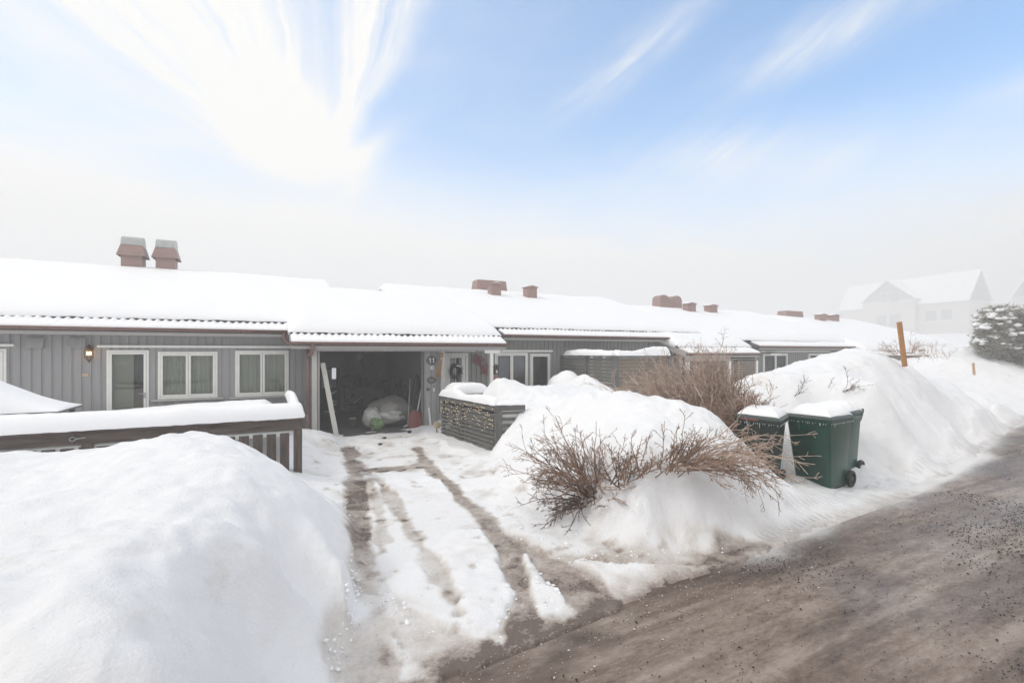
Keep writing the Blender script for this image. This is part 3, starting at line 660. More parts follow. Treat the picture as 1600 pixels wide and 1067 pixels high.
def window(parent, x0, x1, z0, z1, Yw, panes=2, curtain=True, gl='glass', sill=True, name='window', bottom=0.0, proud=.035, mull=None):
    fr = MB(); t = .045
    fr.box(x0, x1, Yw - proud, Yw + .08, z1 - t, z1); fr.box(x0, x1, Yw - proud, Yw + .08, z0, z0 + t)
    fr.box(x0, x0 + t, Yw - proud, Yw + .08, z0 + t, z1 - t); fr.box(x1 - t, x1, Yw - proud, Yw + .08, z0 + t, z1 - t)
    w_ = (x1 - x0 - 2 * t) / panes
    wo = None
    pan = []
    for k in range(panes):
        a = x0 + t + k * w_; b = a + w_; q = .045; s = .004; yy = Yw - proud - .012
        a += s; b -= s; zb = z0 + t + s; zt = z1 - t - s
        fr.box(a, b, yy, Yw + .03, zt - q, zt); fr.box(a, b, yy, Yw + .03, zb, zb + q + bottom)
        fr.box(a, a + q, yy, Yw + .03, zb + q + bottom, zt - q); fr.box(b - q, b, yy, Yw + .03, zb + q + bottom, zt - q)
        if mull:
            for mz in mull[1]:
                z = zb + q + bottom + (zt - zb - 2 * q - bottom) * mz; fr.box(a + q, b - q, yy + .006, Yw + .01, z - .012, z + .012)
            for mx_ in mull[0]:
                xm = a + q + (b - a - 2 * q) * mx_; fr.box(xm - .012, xm + .012, yy + .009, Yw + .008, zb + q + bottom, zt - q)
        pan.append((a + q, b - q, zb + q + bottom, zt - q))
    wo = fr.build(name, M['trim'], parent, bevel=.004)
    for a, b, c0, c1 in pan:
        sub(MB().box(a, b, Yw, Yw + .006, c0, c1), 'pane', M[gl], wo)
        if curtain:
            n = 60; cw = MB(); vs = []
            part = curtain if isinstance(curtain, tuple) else (0, 1)
            for i in range(n + 1):
                x = a - .03 + (b - a + .06) * (part[0] + (part[1] - part[0]) * i / n)
                y = Yw + .16 + .022 * math.sin(x * 70) + .014 * math.sin(x * 31 + 1)
                vs += [(x, y, c0 - .05), (x, y, c1 + .05)]
            cw.add(vs, [(2 * i, 2 * i + 2, 2 * i + 3, 2 * i + 1) for i in range(n)])
            sub(cw, 'curtain', M['curtain'], wo, smooth=True)
    if sill:
        sub(MB().box(x0 - .12, x1 + .12, Yw - .075, Yw + .001, z0 - .045, z0 - .006), 'sill', M['pale_wood'], wo)
    return wo
def gutter(parent, x0, x1, Yg, zt, brackets=True, m='gutter'):
    r = .062; mb = MB(); n = 8; vs = []
    for x in (x0, x1):
        for k in range(n + 1):
            a = math.pi + math.pi * k / n; vs.append((x, Yg + r * math.cos(a), zt + r * math.sin(a)))
        for k in range(n, -1, -1):
            a = math.pi + math.pi * k / n; vs.append((x, Yg + (r - .006) * math.cos(a), zt + (r - .006) * math.sin(a)))
    q = 2 * (n + 1)
    mb.add(vs, [(i, (i + 1) % q, (i + 1) % q + q, i + q) for i in range(q)] + [tuple(range(q)), tuple(range(q, 2 * q))[::-1]])
    mb.tube([(x0, Yg - r, zt), (x1, Yg - r, zt)], .010, 6)
    x = x0 + .3
    while x < x1 and brackets:
        pts = [(x, Yg + (r + .004) * math.cos(math.pi + math.pi * k / 8), zt + (r + .004) * math.sin(math.pi + math.pi * k / 8)) for k in range(9)]
        mb.tube(pts, .011, 5); x += 1.15
    return mb.build('gutter', M[m], parent, smooth=True)
def roof(parent, x0, x1, Ye, Yr, ze, gx0=None, gx1=None, T=.27, lift=0.0, seed=0, back=True, dots=1.0, Yb=None):
    """tile deck, gutter, fascia, snow; snow starts 0.30 m above the eave edge"""
    if gx0 is None: gx0 = x0
    if gx1 is None: gx1 = x1
    Yb = Yb or 2 * Yr - Ye
    zr = ze + SL * (Yr - Ye); zb = ze + SL * (2 * Yr - Yb - Ye)
    MB().prism([(Ye, ze - .10), (Yr, zr - .14), (Yb, zb - .10), (Yb, zb), (Yr, zr), (Ye, ze)], 'x', x0, x1).build('roof', M['tile'], parent)
    # dark course end of the tiles under the snow (wavy step), imitating their shadows
    n = int((gx1 - gx0) / .02); xs = np.linspace(gx0, gx1, n)
    per = .155
    wav = .5 + .5 * np.cos(2 * np.pi * xs / per)
    zp = ze + SL * .42
    rowsY = [Ye + .42, Ye + .421, Ye + .7]
    Xg, Yg_ = np.meshgrid(xs, np.array(rowsY))
    top = np.stack([zp - .02 + 0 * wav, zp + .115 + .010 * wav, zp + .19 + .010 * wav])
    grid_mesh('tile_course', Xg, Yg_, top, M['tile'], parent, skirt=top - .05)
    # thin snow on the lowest course
    ys = np.array([Ye - .035, Ye - .03, Ye - .01, Ye + .06, Ye + .18, Ye + .30, Ye + .39, Ye + .415])
    Xg, Yg_ = np.meshgrid(xs, ys)
    prof = np.array([0.0, .02, .038, .05, .055, .05, .045, .03])[:, None]
    lo = fbm(Xg, Xg * 0, 1.6, seed + 3, 3)
    fill = np.clip(.5 + 1.6 * lo, 0, 1)
    w2 = (.5 - .5 * np.cos(2 * np.pi * Xg / per)) * np.clip((Yg_ - Ye - .18) / .18, 0, 1)
    zt = ze + .004 + SL * (Yg_ - Ye) + prof + .045 * w2 + .034 * fill * np.clip((Yg_ - Ye - .1) / .25, 0, 1) + fbm(Xg, Yg_, .12, seed, 2) * .014 * (prof > .01)
    grid_mesh('eave_snow', Xg, Yg_, zt, M['roofsnow'], parent, skirt=ze + .004 + SL * (Yg_ - Ye))
    # main snow slab
    xg = np.unique(np.concatenate([x0 - .05 + np.array([0, .01, .03, .06, .1, .16, .24, .34]), np.arange(x0 + .4, x1 - .4, .12), x1 + .05 - np.array([.34, .24, .16, .1, .06, .03, .01, 0])]))
    yf = Ye + .375
    yg = np.concatenate([yf + np.array([0, .004, .015, .035, .07, .12, .18, .26, .36, .5]), np.arange(yf + .7, Yr - .8, .3), np.arange(Yr - .8, Yr + .8, .1), np.arange(Yr + .9, Yb - .3, .4), Yb + .05 - np.array([.3, .2, .1, .04, 0])])
    yg = np.unique(np.round(yg, 4))
    Xg, Yg_ = np.meshgrid(xg, yg)
    u_ = np.abs(Yg_ - Yr); ridge = np.sqrt(u_ * u_ + .16)
    pl = zr - SL * ridge + 0
    base = zr - SL * u_
    d1 = np.clip(np.minimum(Xg - (x0 - .05), (x1 + .05) - Xg) / .30, 0, 1); rnd1 = np.sqrt(1 - (1 - d1) ** 2)
    d2 = np.clip((Yg_ - yf) / .95, 0, 1); rnd2 = np.sqrt(1 - (1 - d2) ** 2)
    d3 = np.clip((Yb + .05 - Yg_) / .3, 0, 1); rnd3 = np.sqrt(1 - (1 - d3) ** 2)
    th = (T - .03 + lift) * rnd1 * rnd3 * (.03 + .97 * rnd2) * (1 + .22 * fbm(Xg, Yg_, 2.5, seed + 7, 3)) + .03 * fbm(Xg, Yg_, .5, seed + 9, 3) * rnd2 * rnd1
    und = .122 + .010 * fbm(Xg, Yg_, .2, seed + 11, 2)
    top = np.maximum(pl + th + .125, base + und + .002)
    bot = base + np.where(Yg_ < Ye + .55, und, .01)
    # sagging scalloped lip
    lip = np.clip(1 - (Yg_ - yf) / .06, 0, 1)
    bot = bot - lip * (.018 * (.5 - .5 * np.cos(2 * np.pi * Xg / per)) + .05 * np.clip(fbm(Xg, Xg * 0, 1.3, seed + 15, 3) + .05, 0, 1) + .002)
    top = np.maximum(top, bot + .002)
    grid_mesh('roof_snow', Xg, Yg_, top, M['roofsnow'], parent, skirt=bot)
    gutter(parent, gx0 - .03, gx1 + .03, Ye - .065, ze - .015)
    MB().box(gx0, gx1, Ye + .002, Ye + .03, ze - .17, ze - .012).build('fascia', M['fascia'], parent)
    MB().box(gx0, gx1, Ye + .032, Ye + .60, ze - .165, ze - .145).build('soffit', M['soffit'], parent)
    for xx in (x0, x1):
        MB().prism([(Ye + .03, ze - .16), (Yr, zr - .19), (Yb, zb - .16), (Yb, zb + .05), (Yr, zr + .05), (Ye + .03, ze + .05)], 'x', xx - .012 if xx == x0 else xx - .012, xx + .012).build('barge_board', M['fascia'], parent)
def chimney(parent, u0, u1, v0, v1, Yc, dy=.5, kind='flare', z_base=None):
    a = atY(u0, v1, Yc); b = atY(u1, v0, Yc)
    x0, x1 = a.x, b.x; zt = b.z; zb = z_base if z_base is not None else a.z - .35
    return x0, x1, zb, zt
def chim_flare(parent, x0, x1, zb, zt, Yc, dy=.55):
    """brown box whose flap collar flares out, with a half-round zinc cowl"""
    H_ = zt - zb; y0, y1 = Yc, Yc + dy
    o = MB().box(x0, x1, y0, y1, zb, zt - .30).build('chimney', M['chim'], parent)
    zc = zt - .62; e = .10
    f = MB()
    vs = [(x0 - e, y0 - e, zc), (x1 + e, y0 - e, zc), (x1 + e, y1 + e, zc), (x0 - e, y1 + e, zc), (x0 - .01, y0 - .02, zt - .28), (x1 + .01, y0 - .02, zt - .28), (x1 + .01, y1 + .02, zt - .28), (x0 - .01, y1 + .02, zt - .28)]
    f.add(vs, [(0, 1, 5, 4), (1, 2, 6, 5), (2, 3, 7, 6), (3, 0, 4, 7), (4, 5, 6, 7)])
    sub(f, 'flashing_collar', M['chim'], o)
    cw = MB(); n = 12; ym = (y0 + y1) / 2; r = dy / 2 + .02
    prof = [(ym + r * math.cos(math.pi - math.pi * k / n), zt - .27 + .30 * math.sin(math.pi * k / n)) for k in range(n + 1)]
    cw.prism(prof, 'x', x0 - .005, x1 + .005)
    sub(cw, 'cowl', M['zinc'], o)
    return o
def chim_cap(parent, x0, x1, zb, zt, Yc, dy=.38):
    o = MB().box(x0, x1, Yc, Yc + dy, zb, zt - .06).build('chimney', M['chim'], parent)
    e = .055; cpm = MB(); xm = (x0 + x1) / 2
    cpm.prism([(x0 - e, zt - .09), (x1 + e, zt - .09), (x1 + e, zt - .065), (xm, zt), (x0 - e, zt - .065)], 'y', Yc - e, Yc + dy + e)
    sub(cpm, 'chimney_cap', M['chim'], o)
    sub(MB().prism([(x0 - e + .01, zt - .063), (x1 + e - .01, zt - .063), (xm, zt + .03)], 'y', Yc - e + .01, Yc + dy + e - .01), 'snow_cap', M['roofsnow'], o)
    return o
def chim_wide(parent, x0, x1, zb, zt, Yc, dy=.6, trap=.10, barrel=False):
    o = MB().prism([(x0, zb), (x1, zb), (x1, zb + .1), (x1 - trap, zt), (x0 + trap, zt), (x0, zb + .1)], 'y', Yc, Yc + dy).build('chimney', M['chim'], parent)
    if barrel:
        cw = MB(); n = 10; xm = (x0 + x1) / 2; ym = Yc + dy / 2
        for a, b in ((x0 + .02, x0 + (x1 - x0) * .42), (x0 + (x1 - x0) * .58, x1 - .02)):
            c_ = (a + b) / 2; r = (b - a) / 2
            cw.prism([(c_ + r * math.cos(math.pi - math.pi * k / n), zt + .22 * math.sin(math.pi * k / n)) for k in range(n + 1)], 'y', Yc + .03, Yc + dy - .03)
        sub(cw, 'cowl', M['chim'], o)
    return o

YE, YR, YW, ZE = 12.9, 19.5, 13.4, 2.57
YEL, YRL, YWL = 11.93, 17.5, 12.25
ZEL = ZE - SL * (YE - YEL)
GRP = 'houses of the terraced row'
def house(x0, x1, ex0, ex1, dz, label, seed, windows, doors=(), wall='siding', wx0=None, wx1=None):
    h = empty('row_house', ((x0 + x1) / 2, YW, 0), label, 'house', GRP)
    wx0 = x0 + .25 if wx0 is None else wx0; wx1 = x1 - .3 if wx1 is None else wx1
    ztop = ZE + dz + .3 * .5 - .135
    holes = [(a, b, c0, c1) for a, b, c0, c1 in [wn[:4] for wn in windows] + [d_[:4] for d_ in doors]]
    mb = MB(); siding(mb, wx0, wx1, -.05, ztop, YW, holes); mb.build('front_wall', M[wall], h)
    Yb = 2 * YR - YW
    zr = ZE + dz + SL * (YR - YE) - .16
    for xx in (wx0, wx1 - .1):
        MB().prism([(YW + .101, -.1), (Yb, -.1), (Yb, ztop), (YR, zr), (YW + .101, ztop)], 'x', xx, xx + .1).build('gable_wall', M[wall], h)
    MB().box(wx0 + .1, wx1 - .1, Yb - .1, Yb, -.1, ztop).build('back_wall', M[wall], h)
    r = MB(); r.box(wx0 + .1, wx1 - .1, YW + 3.2, YW + 3.3, .02, ztop - .03); r.build('inner_wall', M['room'], h)
    MB().box(wx0 + .1, wx1 - .1, YW + .101, YW + 3.2, -.08, .03).build('inner_floor', M['sofa'], h)
    MB().box(wx0 + .1, wx1 - .1, YW + .101, YW + 3.2, ztop - .03, ztop).build('inner_ceiling', M['room'], h)
    roof(h, x0, x1, YE, YR, ZE + dz, ex0, ex1, seed=seed)
    return h
EYEZ = lambda v, u, y: atY(u, v, y).z
# --- house 1 (left)
def wz(u, v, y=YW): return atY(u, v, y).z
w1 = (XY(247, YW), XY(340, YW), wz(293, 622), wz(293, 549.5)); w2 = (XY(367.5, YW), XY(451, YW), wz(409, 618.5), wz(409, 548))
d1 = (XY(167, YW), XY(233, YW), .04, wz(200, 547)); w0 = (XY(-70, YW), XY(11, YW), wz(0, 640), wz(0, 545))
h1 = house(-10, 2.03, -10, .52, 0, 'grey boarded row house on the left, with two double windows right of its glass door', 1, [w1, w2, w0], [d1], wx0=-9.8, wx1=1.0)
window(h1, *w1, YW, 2); window(h1, *w2, YW, 2); window(h1, *w0, YW, 2, curtain=False)
dd = window(h1, *d1, YW, 1, curtain=False, sill=False, name='glazed_door', bottom=.62)
sub(MB().box(d1[1] - .085, d1[1] - .06, YW - .10, YW - .047, 1.0, 1.12).tube([(d1[1] - .072, YW - .09, 1.1), (d1[1] - .17, YW - .09, 1.1)], .009, 6), 'handle', M['steel'], dd)
# pieces seen through the glass door
MB().box(d1[0] - .5, d1[0] + .44, YW + .16, YW + .20, .03, 2.2).build('partition', mat('beige_partition', (.50, .50, .41), .9), h1)
MB().box(d1[0] + .45, d1[1] + .5, YW + .55, YW + .60, .03, 2.3).build('cupboard', M['roomdark'], h1)
MB().box(d1[0] + .45, d1[1] + .5, YW + .25, YW + .50, .03, 1.22).build('sideboard', M['sofa'], h1)
MB().box(XY(153, YW), XY(456, YW) , YW - .075, YW + .001, wz(300, 543.5), wz(300, 540)).build('drip_board', M['trim'], h1)
MB().box(-9.8, XY(24, YW), YW - .075, YW + .001, wz(10, 541.5), wz(10, 537.5)).build('drip_board', M['trim'], h1)
for u in (57, 123):
    p = atY(u, 528, YW); q = MB()
    q.prism([(YW + .0, p.z), (YW - .05, p.z), (YW - .11, p.z - .19), (YW - .11, p.z - .21), (YW, p.z - .21)], 'x', p.x - .13, p.x + .13)
    q.box(p.x - .16, p.x + .16, YW - .012, YW, p.z - .005, p.z + .025)
    q.build('wall_vent', M['siding'], h1)
q = atY(190, 412, 19.1); zb = q.z - .3
chim_flare(h1, XY(190, 19.1), XY(223, 19.1), zb, atY(208, 372.5, 19.3).z, 19.0)
chim_flare(h1, XY(244, 19.1), XY(274, 19.1), zb, atY(260, 377, 19.3).z, 19.0)
# downpipe with swan neck, joining the garage outlet
dp = MB(); px = XY(482, 12.2)
zs = ZE - .06
dp.tube([(atY(444, 520, YE - .07).x, YE - .065, zs), (atY(444, 530, YE - .07).x, YE - .065, zs - .12), (atY(449, 538, YE - .1).x, YE - .1, zs - .25), (px - .03, 12.35, 2.10), (px, 12.30, 1.98), (px, 12.30, .0)], .042, 10)
dp.tube([(px, 12.30, 2.0), (px + .0, 12.30, 1.93)], .052, 10)
dp.tube([(px, 12.30, 1.15), (px, 12.30, 1.09)], .052, 10)
dp.tube([(px, 12.30, .55), (px, 12.30, .0)], .046, 10)
dp.build('downpipe', M['gutter'], h1, smooth=True)

# --- garage with entrance porch
g1 = empty('garage', (2.3, YWL, 0), 'grey garage number 11 standing open, with a porch roof carried over the house door', 'garage')
gx0_, gx1_ = XY(488, YWL), XY(686, YWL)           # outer faces
ox0, ox1 = XY(499, YWL), XY(661.5, YWL); oz = wz(580, 549, YWL)
mb = MB(); ztl = ZEL + .3 * (YWL - YEL) - .135
siding(mb, gx0_ + .11, gx1_, -.05, ztl, YWL, [(ox0, ox1, -.05, oz)]); mb.build('front_wall', M['pale_wood' if 0 else 'siding'], g1)
# corner board left of the opening
MB().box(gx0_ - .01, gx0_ + .10, YWL - .05, YWL + .10, -.05, ztl).build('corner_board', M['pale_wood'], g1)
MB().box(ox0 - .03, ox0 + .005, YWL - .01, YWL + .20, -.05, oz + .001).build('jamb', M['fascia'], g1)
MB().box(ox1 - .003, ox1 + .02, YWL + .0, YWL + .20, -.05, oz + .001).build('jamb', M['siding'], g1)
MB().box(ox0 - .03, ox1 + .02, YWL + .001, YWL + .20, oz + .002, oz + .05).build('lintel', M['darkslat'], g1)
GB = 17.6
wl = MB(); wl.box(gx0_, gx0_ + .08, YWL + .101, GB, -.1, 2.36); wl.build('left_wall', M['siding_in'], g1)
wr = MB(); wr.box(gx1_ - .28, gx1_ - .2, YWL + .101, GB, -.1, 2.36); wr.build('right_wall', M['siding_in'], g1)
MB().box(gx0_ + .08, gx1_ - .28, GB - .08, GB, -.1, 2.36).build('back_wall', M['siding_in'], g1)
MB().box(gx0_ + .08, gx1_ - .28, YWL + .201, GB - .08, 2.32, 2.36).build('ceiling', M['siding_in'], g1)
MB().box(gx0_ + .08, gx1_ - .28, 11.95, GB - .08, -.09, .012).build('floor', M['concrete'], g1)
# porch: wall with the house door on the plane of the houses
PX0, PX1 = gx1_ - .2, XY(771, YW)
pd = (XY(697, YW) - .06, XY(731, YW), .03, wz(715, 551.5))
mb = MB(); siding(mb, PX0, PX1, -.05, 2.6, YW, [pd]); mb.build('porch_wall', M['siding_green'], g1)
mb = MB(); fr = pd
dr = MB(); y0 = YW - .03
dr.box(pd[0], pd[1], y0, YW + .08, pd[3] - .07, pd[3]); dr.box(pd[0], pd[0] + .07, y0, YW + .08, pd[2], pd[3] - .07); dr.box(pd[1] - .07, pd[1], y0, YW + .08, pd[2], pd[3] - .07)
a0, a1 = pd[0] + .075, pd[1] - .075; b0, b1 = pd[2], pd[3] - .075
la, lb = a0 + .10, a1 - .13; lc, ld = wz(715, 601), wz(715, 559)
dr.box(a0, a1, YW - .012, YW + .03, b0, lc); dr.box(a0, a1, YW - .012, YW + .03, ld, b1); dr.box(a0, la, YW - .012, YW + .03, lc, ld); dr.box(lb, a1, YW - .012, YW + .03, lc, ld)
xm = (la + lb) / 2; dr.box(xm - .014, xm + .014, YW - .009, YW + .02, lc, ld)
for k in (1, 2):
    z = lc + (ld - lc) * k / 3; dr.box(la, xm - .014, YW - .009, YW + .02, z - .014, z + .014); dr.box(xm + .014, lb, YW - .009, YW + .02, z - .014, z + .014)
do = dr.build('front_door', M['trim'], g1, bevel=.004)
sub(MB().box(la, lb, YW + .021, YW + .027, lc, ld), 'pane', M['glassdark'], do)
MB().box(PX0, PX1, YW + .5, YW + .54, -.1, 2.6).build('hall_wall', M['roomdark'], g1)
MB().box(XY(682, YW), XY(741, YW), YW - .085, YW + .001, wz(710, 549.5), wz(710, 545.5)).build('drip_board', M['trim'], g1)
roof(g1, .46, XY(786, 12.1), YEL, YRL, ZEL, lift=.05, seed=2)
YP = 12.02
# beam, light board and two posts
bt = ZEL - .165
MB().box(gx0_ + .02, XY(785, YP), YP, YP + .10, bt - .055, bt - .002).build('eave_beam', M['fascia'], g1)
MB().box(XY(757, YP), XY(781, YP), YP - .022, YP - .001, bt - .115, bt - .02).build('end_board', M['trim'], g1)
for u, wd, mt_ in ((692, .095, 'pale_wood'), (768.5, .10, 'trim')):
    x = XY(u, YP); MB().box(x - wd / 2, x + wd / 2, YP - .001, YP + .098, 0, bt - .057).build('porch_post', M[mt_], g1, bevel=.005)
op = MB(); ox = XY(489, 11.87)
op.tube([(ox, YEL - .065, ZEL - .07), (ox, YEL - .065, ZEL - .17), (ox - .03, YEL + .1, ZEL - .30), (px + .01, 12.22, 1.98), (px, 12.30, 1.90)], .042, 10)
op.build('downpipe', M['gutter'], g1, smooth=True)
# side door with window in the garage's back wall, with a glowing strip imitating daylight
bd = (XY(498, GB - .1), XY(531, GB - .1))
q = MB(); yq = GB - .12
za, zb_ = atY(515, 575, yq).z, atY(515, 680, yq).z
q.box(bd[0], bd[1] - .0, yq, yq + .03, 0.02, za); o = q.build('back_door', M['darkgrey'], g1)
sub(MB().box(XY(503, yq), XY(525.5, yq), yq - .012, yq - .001, atY(510, 606, yq).z, za - .04), 'pane', mat('blue_grey_pane', (.22, .24, .28), .3), o)
sub(MB().box(XY(518.5, yq), XY(525, yq), yq - .016, yq - .013, atY(520, 592, yq).z, atY(520, 575, yq).z), 'daylight_glow', mat('painted_daylight', (.8, .82, .85), .5, emis=(.9, .95, 1), estr=.55), o)

# --- house 2
ww1 = (XY(772.5, YW), XY(824, YW), wz(800, 613), wz(800, 551)); wd2 = (XY(828, YW), XY(859, YW), .1, wz(845, 552.5)); ww3 = (XY(922, YW), XY(963, YW), wz(940, 600), wz(940, 553))
h2 = house(4.05, 15.2, XY(787, YE), XY(1082, YE), 0, 'grey-green row house right of the garage porch, its white double window beside a glass door', 3, [ww1, ww3], [wd2], wall='siding_green', wx0=PX1 + .001, wx1=14.9)
window(h2, *ww1, YW, 2, curtain=False, gl='glassdark', sill=False); window(h2, *wd2, YW, 1, curtain=False, gl='glassdark', sill=False, name='glazed_door', bottom=.1); window(h2, *ww3, YW, 2, sill=False)
MB().box(ww1[0] - .3, wd2[1] + .3, YW + 1.2, YW + 1.25, .03, 2.4).build('dark_sheet', M['roomdark'], h2)  # dark sheet set back behind the window and glass door
MB().box(XY(772, YW), XY(862, YW), YW - .075, YW + .001, wz(815, 550), wz(815, 546.8)).build('drip_board', M['trim'], h2)
MB().box(XY(918, YW), XY(966, YW), YW - .075, YW + .001, wz(940, 551.5), wz(940, 547.5)).build('drip_board', M['trim'], h2)
# left gable end above the garage roof
Yc = 18.9
zb = 4.2
chim_wide(h2, XY(741, Yc + .6), XY(793, Yc + .6), zb + .1, atY(765, 438.5, Yc + .6).z, Yc + .5, trap=.13)
chim_cap(h2, XY(768, 17.6), XY(783, 17.6), 3.8, atY(775, 441, 17.6).z, 17.6)
chim_cap(h2, XY(824, 17.6), XY(839, 17.6), 3.8, atY(831, 446, 17.6).z, 17.6)

# --- link 2, house 3, link 3, house 4
DZ3, DZ4 = -.28, -.42
def link(x0, x1, dz, label, seed):
    g = empty('porch_link', ((x0 + x1) / 2, YWL, 0), label, 'porch', 'porches linking the far houses')
    mb = MB(); holes = [(x0 + 1.15, x0 + 2.0, .03, 2.0), (x0 + 3.9, x0 + 4.6, .6, 1.9)]
    siding(mb, x0 + .3, x1 - .2, -.05, 2.6 + dz, YW - .02, holes); mb.build('porch_wall', M['siding_green'], g)
    dro = window(g, x0 + 1.15, x0 + 2.0, .03, 2.0, YW - .02, 1, curtain=False, gl='glassdark', sill=False, name='front_door', bottom=.9, mull=((.5,), (.33, .66)))
    window(g, x0 + 3.9, x0 + 4.6, .6, 1.9, YW - .02, 1, sill=False)
    MB().box(x0 + .3, x1 - .2, YW + .4, YW + .43, 0, 2.4 + dz).build('hall_wall', M['roomdark'], g)
    sc_ = MB()
    for k in range(22): sc_.box(x0 + 2.35, x0 + 3.75, YP, YP + .02, .1 + k * .088, .155 + k * .088)
    sc_.build('slatted_screen', M['slatwood'], g)
    for xx in (x0 + .12, x0 + 2.28, x0 + 3.82): MB().box(xx - .05, xx + .05, YP - .04, YP + .06, 0, ZEL + dz - .31).build('porch_post', M['trim'], g)
    roof(g, x0, x1, YEL, YRL, ZEL + dz, lift=.04, seed=seed)
    MB().box(x0 + .05, x1 - .05, YP, YP + .10, ZEL + dz - .305, ZEL + dz - .167).build('eave_beam', M['fascia'], g)
    return g
link(XY(1074, YEL), XY(1187, YEL), DZ3, 'second porch down the row, its white half-glazed door beside a brown slatted screen', 4)
hx = 18.3
h3 = house(16.4, 26.4, XY(1186, YE), 26.0, DZ3, 'third row house from the left, half hidden behind the big snow pile', 5, [(19.2, 20.9, .9, 1.95), (22.5, 24, .9, 1.95)], wall='siding_green', wx0=17.4)
window(h3, 19.2, 20.9, .9, 1.95, YW, 2); window(h3, 22.5, 24, .9, 1.95, YW, 2)
MB().box(19.0, 24.2, YW - .075, YW + .001, 2.02, 2.08).build('drip_board', M['trim'], h3)
MB().box(XY(1194, YW), XY(1210, YW), YW - .3, YW - .02, 1.9, 1.96).build('drip_board', M['trim'], h3)
chim_wide(h3, XY(1031, 19.2), XY(1066, 19.2), 3.9, atY(1048, 467.5, 19.2).z, 19.2, trap=.03, barrel=True)
chim_cap(h3, XY(1075, 18), XY(1087.5, 18), 3.7, atY(1081, 472.5, 18).z, 18)
chim_cap(h3, XY(1109, 18), XY(1121, 18), 3.7, atY(1115, 475.5, 18).z, 18)
link(25.3, 30.2, DZ4, 'third porch down the row, mostly hidden behind the big snow pile', 6)
h4 = house(28.2, 37.6, 30.3, 37.0, DZ4, 'farthest row house, fading into the mist at the right end of the row', 7, [(31.2, 32.9, .9, 1.9), (34, 35.5, .9, 1.9)], wall='siding_green', wx0=29.4)
window(h4, 31.2, 32.9, .9, 1.9, YW, 2); window(h4, 34, 35.5, .9, 1.9, YW, 2)
chim_wide(h4, XY(1226, 19.2), XY(1257, 19.2), 3.8, atY(1241, 486, 19.2).z, 19.2, trap=.2)
chim_cap(h4, XY(1282, 18), XY(1292, 18), 3.6, atY(1287, 490, 18).z, 18)
chim_cap(h4, XY(1301.5, 18), XY(1311.5, 18), 3.6, atY(1306, 491, 18).z, 18)
# ------------------------------------------------------------------ brown picket fence round the left terrace
YF, ZT = 7.8, 1.08
xc = atY(472, 655, YF).x
fz = lambda v, u: atY(u, v, YF).z
pf = empty('picket_fence', (xc - 2, YF, 0), 'weathered brown picket fence with a thick snow cap in front of the left terrace', 'fence')
ztop = fz(655, 472)
xl = -4.2
xj = [xl, XY(118, YF), XY(307, YF), xc]
for a, b in zip(xj[:-1], xj[1:]):
    MB().box(a + .003, b - .003, YF - .03, YF + .01, ztop - .145, ztop).build('top_rail', M['oldwood'], pf)
MB().box(xl, xc + .02, YF - .06, YF + .09, ztop + .002, ztop + .035).build('hand_rail', M['oldwood'], pf)
MB().box(xl, xc - .12, YF + .035, YF + .075, ztop - .18, ztop - .08).build('inner_rail', M['whitewash'], pf)
MB().box(xl, xc - .12, YF + .035, YF + .075, .12, .20).build('inner_rail', M['whitewash'], pf)
x = xc - .30
while x > xl:
    MB().box(x, x + .125, YF - .012, YF + .012, .03, ztop - .19 + random.uniform(-.004, .004)).build('picket', M['oldwoodv'], pf)
    x -= .175
MB().box(xl, xc - .1, YF + .012, YF + .034, ztop - .235, ztop - .165).build('picket_rail', M['whitewash'], pf)
x = xc - .30
for xx in (xc - .115, XY(128, YF), -3.9):
    MB().box(xx, xx + .115, YF - .025, YF + .09, .0, ztop - .147).build('fence_post', M['oldwoodv'], pf, bevel=.004)
# latch of metal wire
MB().tube([(XY(118, YF - .05), YF - .045, ztop - .07), (XY(133, YF - .05), YF - .05, ztop - .06)], .008, 6).tube([(XY(113, YF - .05) + .03 * math.cos(t / 10 * 6.28), YF - .045, ztop - .07 + .025 * math.sin(t / 10 * 6.28)) for t in range(11)], .006, 5).build('latch', M['steel'], pf)
# side rail running back to the wall, seen end-on
MB().box(xc - .09, xc + .02, YF + .095, 12.2, ztop - .01, ztop + .034).build('side_rail', M['oldwood'], pf)
MB().box(xc - .04, xc - .01, YF + .095, 12.2, ztop - .16, ztop - .02).build('side_board', M['oldwood'], pf)
def snow_loaf(name, m, parent, x0, x1, y0, y1, zf, hf, nx=80, ny=18, seed=0, rx=.12, ry=.12, over=.0, lump=.25):
    xs = np.linspace(x0 - over, x1 + over, nx); t = np.linspace(0, 1, ny); ys = y0 - over + (y1 - y0 + 2 * over) * (.5 - .5 * np.cos(np.pi * t))
    tx_ = np.concatenate([x0 - over + np.array([0, .004, .015, .04]), xs[1:-1], x1 + over - np.array([.04, .015, .004, 0])]); tx_ = np.unique(tx_)
    XX, YY = np.meshgrid(tx_, ys)
    zb_ = zf(XX, YY) if callable(zf) else np.full_like(XX, zf)
    hh = hf(XX, YY) if callable(hf) else np.full_like(XX, hf)
    d1 = np.clip(np.minimum(XX - (x0 - over), (x1 + over) - XX) / rx, 0, 1); d2 = np.clip(np.minimum(YY - (y0 - over), (y1 + over) - YY) / ry, 0, 1)
    rn = np.sqrt(1 - (1 - d1) ** 2) * np.sqrt(1 - (1 - d2) ** 2)
    top = zb_ + hh * rn * (1 + lump * fbm(XX, YY, .5, seed, 4)) + .002
    bot = zb_ - .012 * (1 - rn) * (vn(XX, YY, .08, seed) + .5)
    return grid_mesh(name, XX, YY, np.maximum(top, bot + .002), m, parent, skirt=bot)
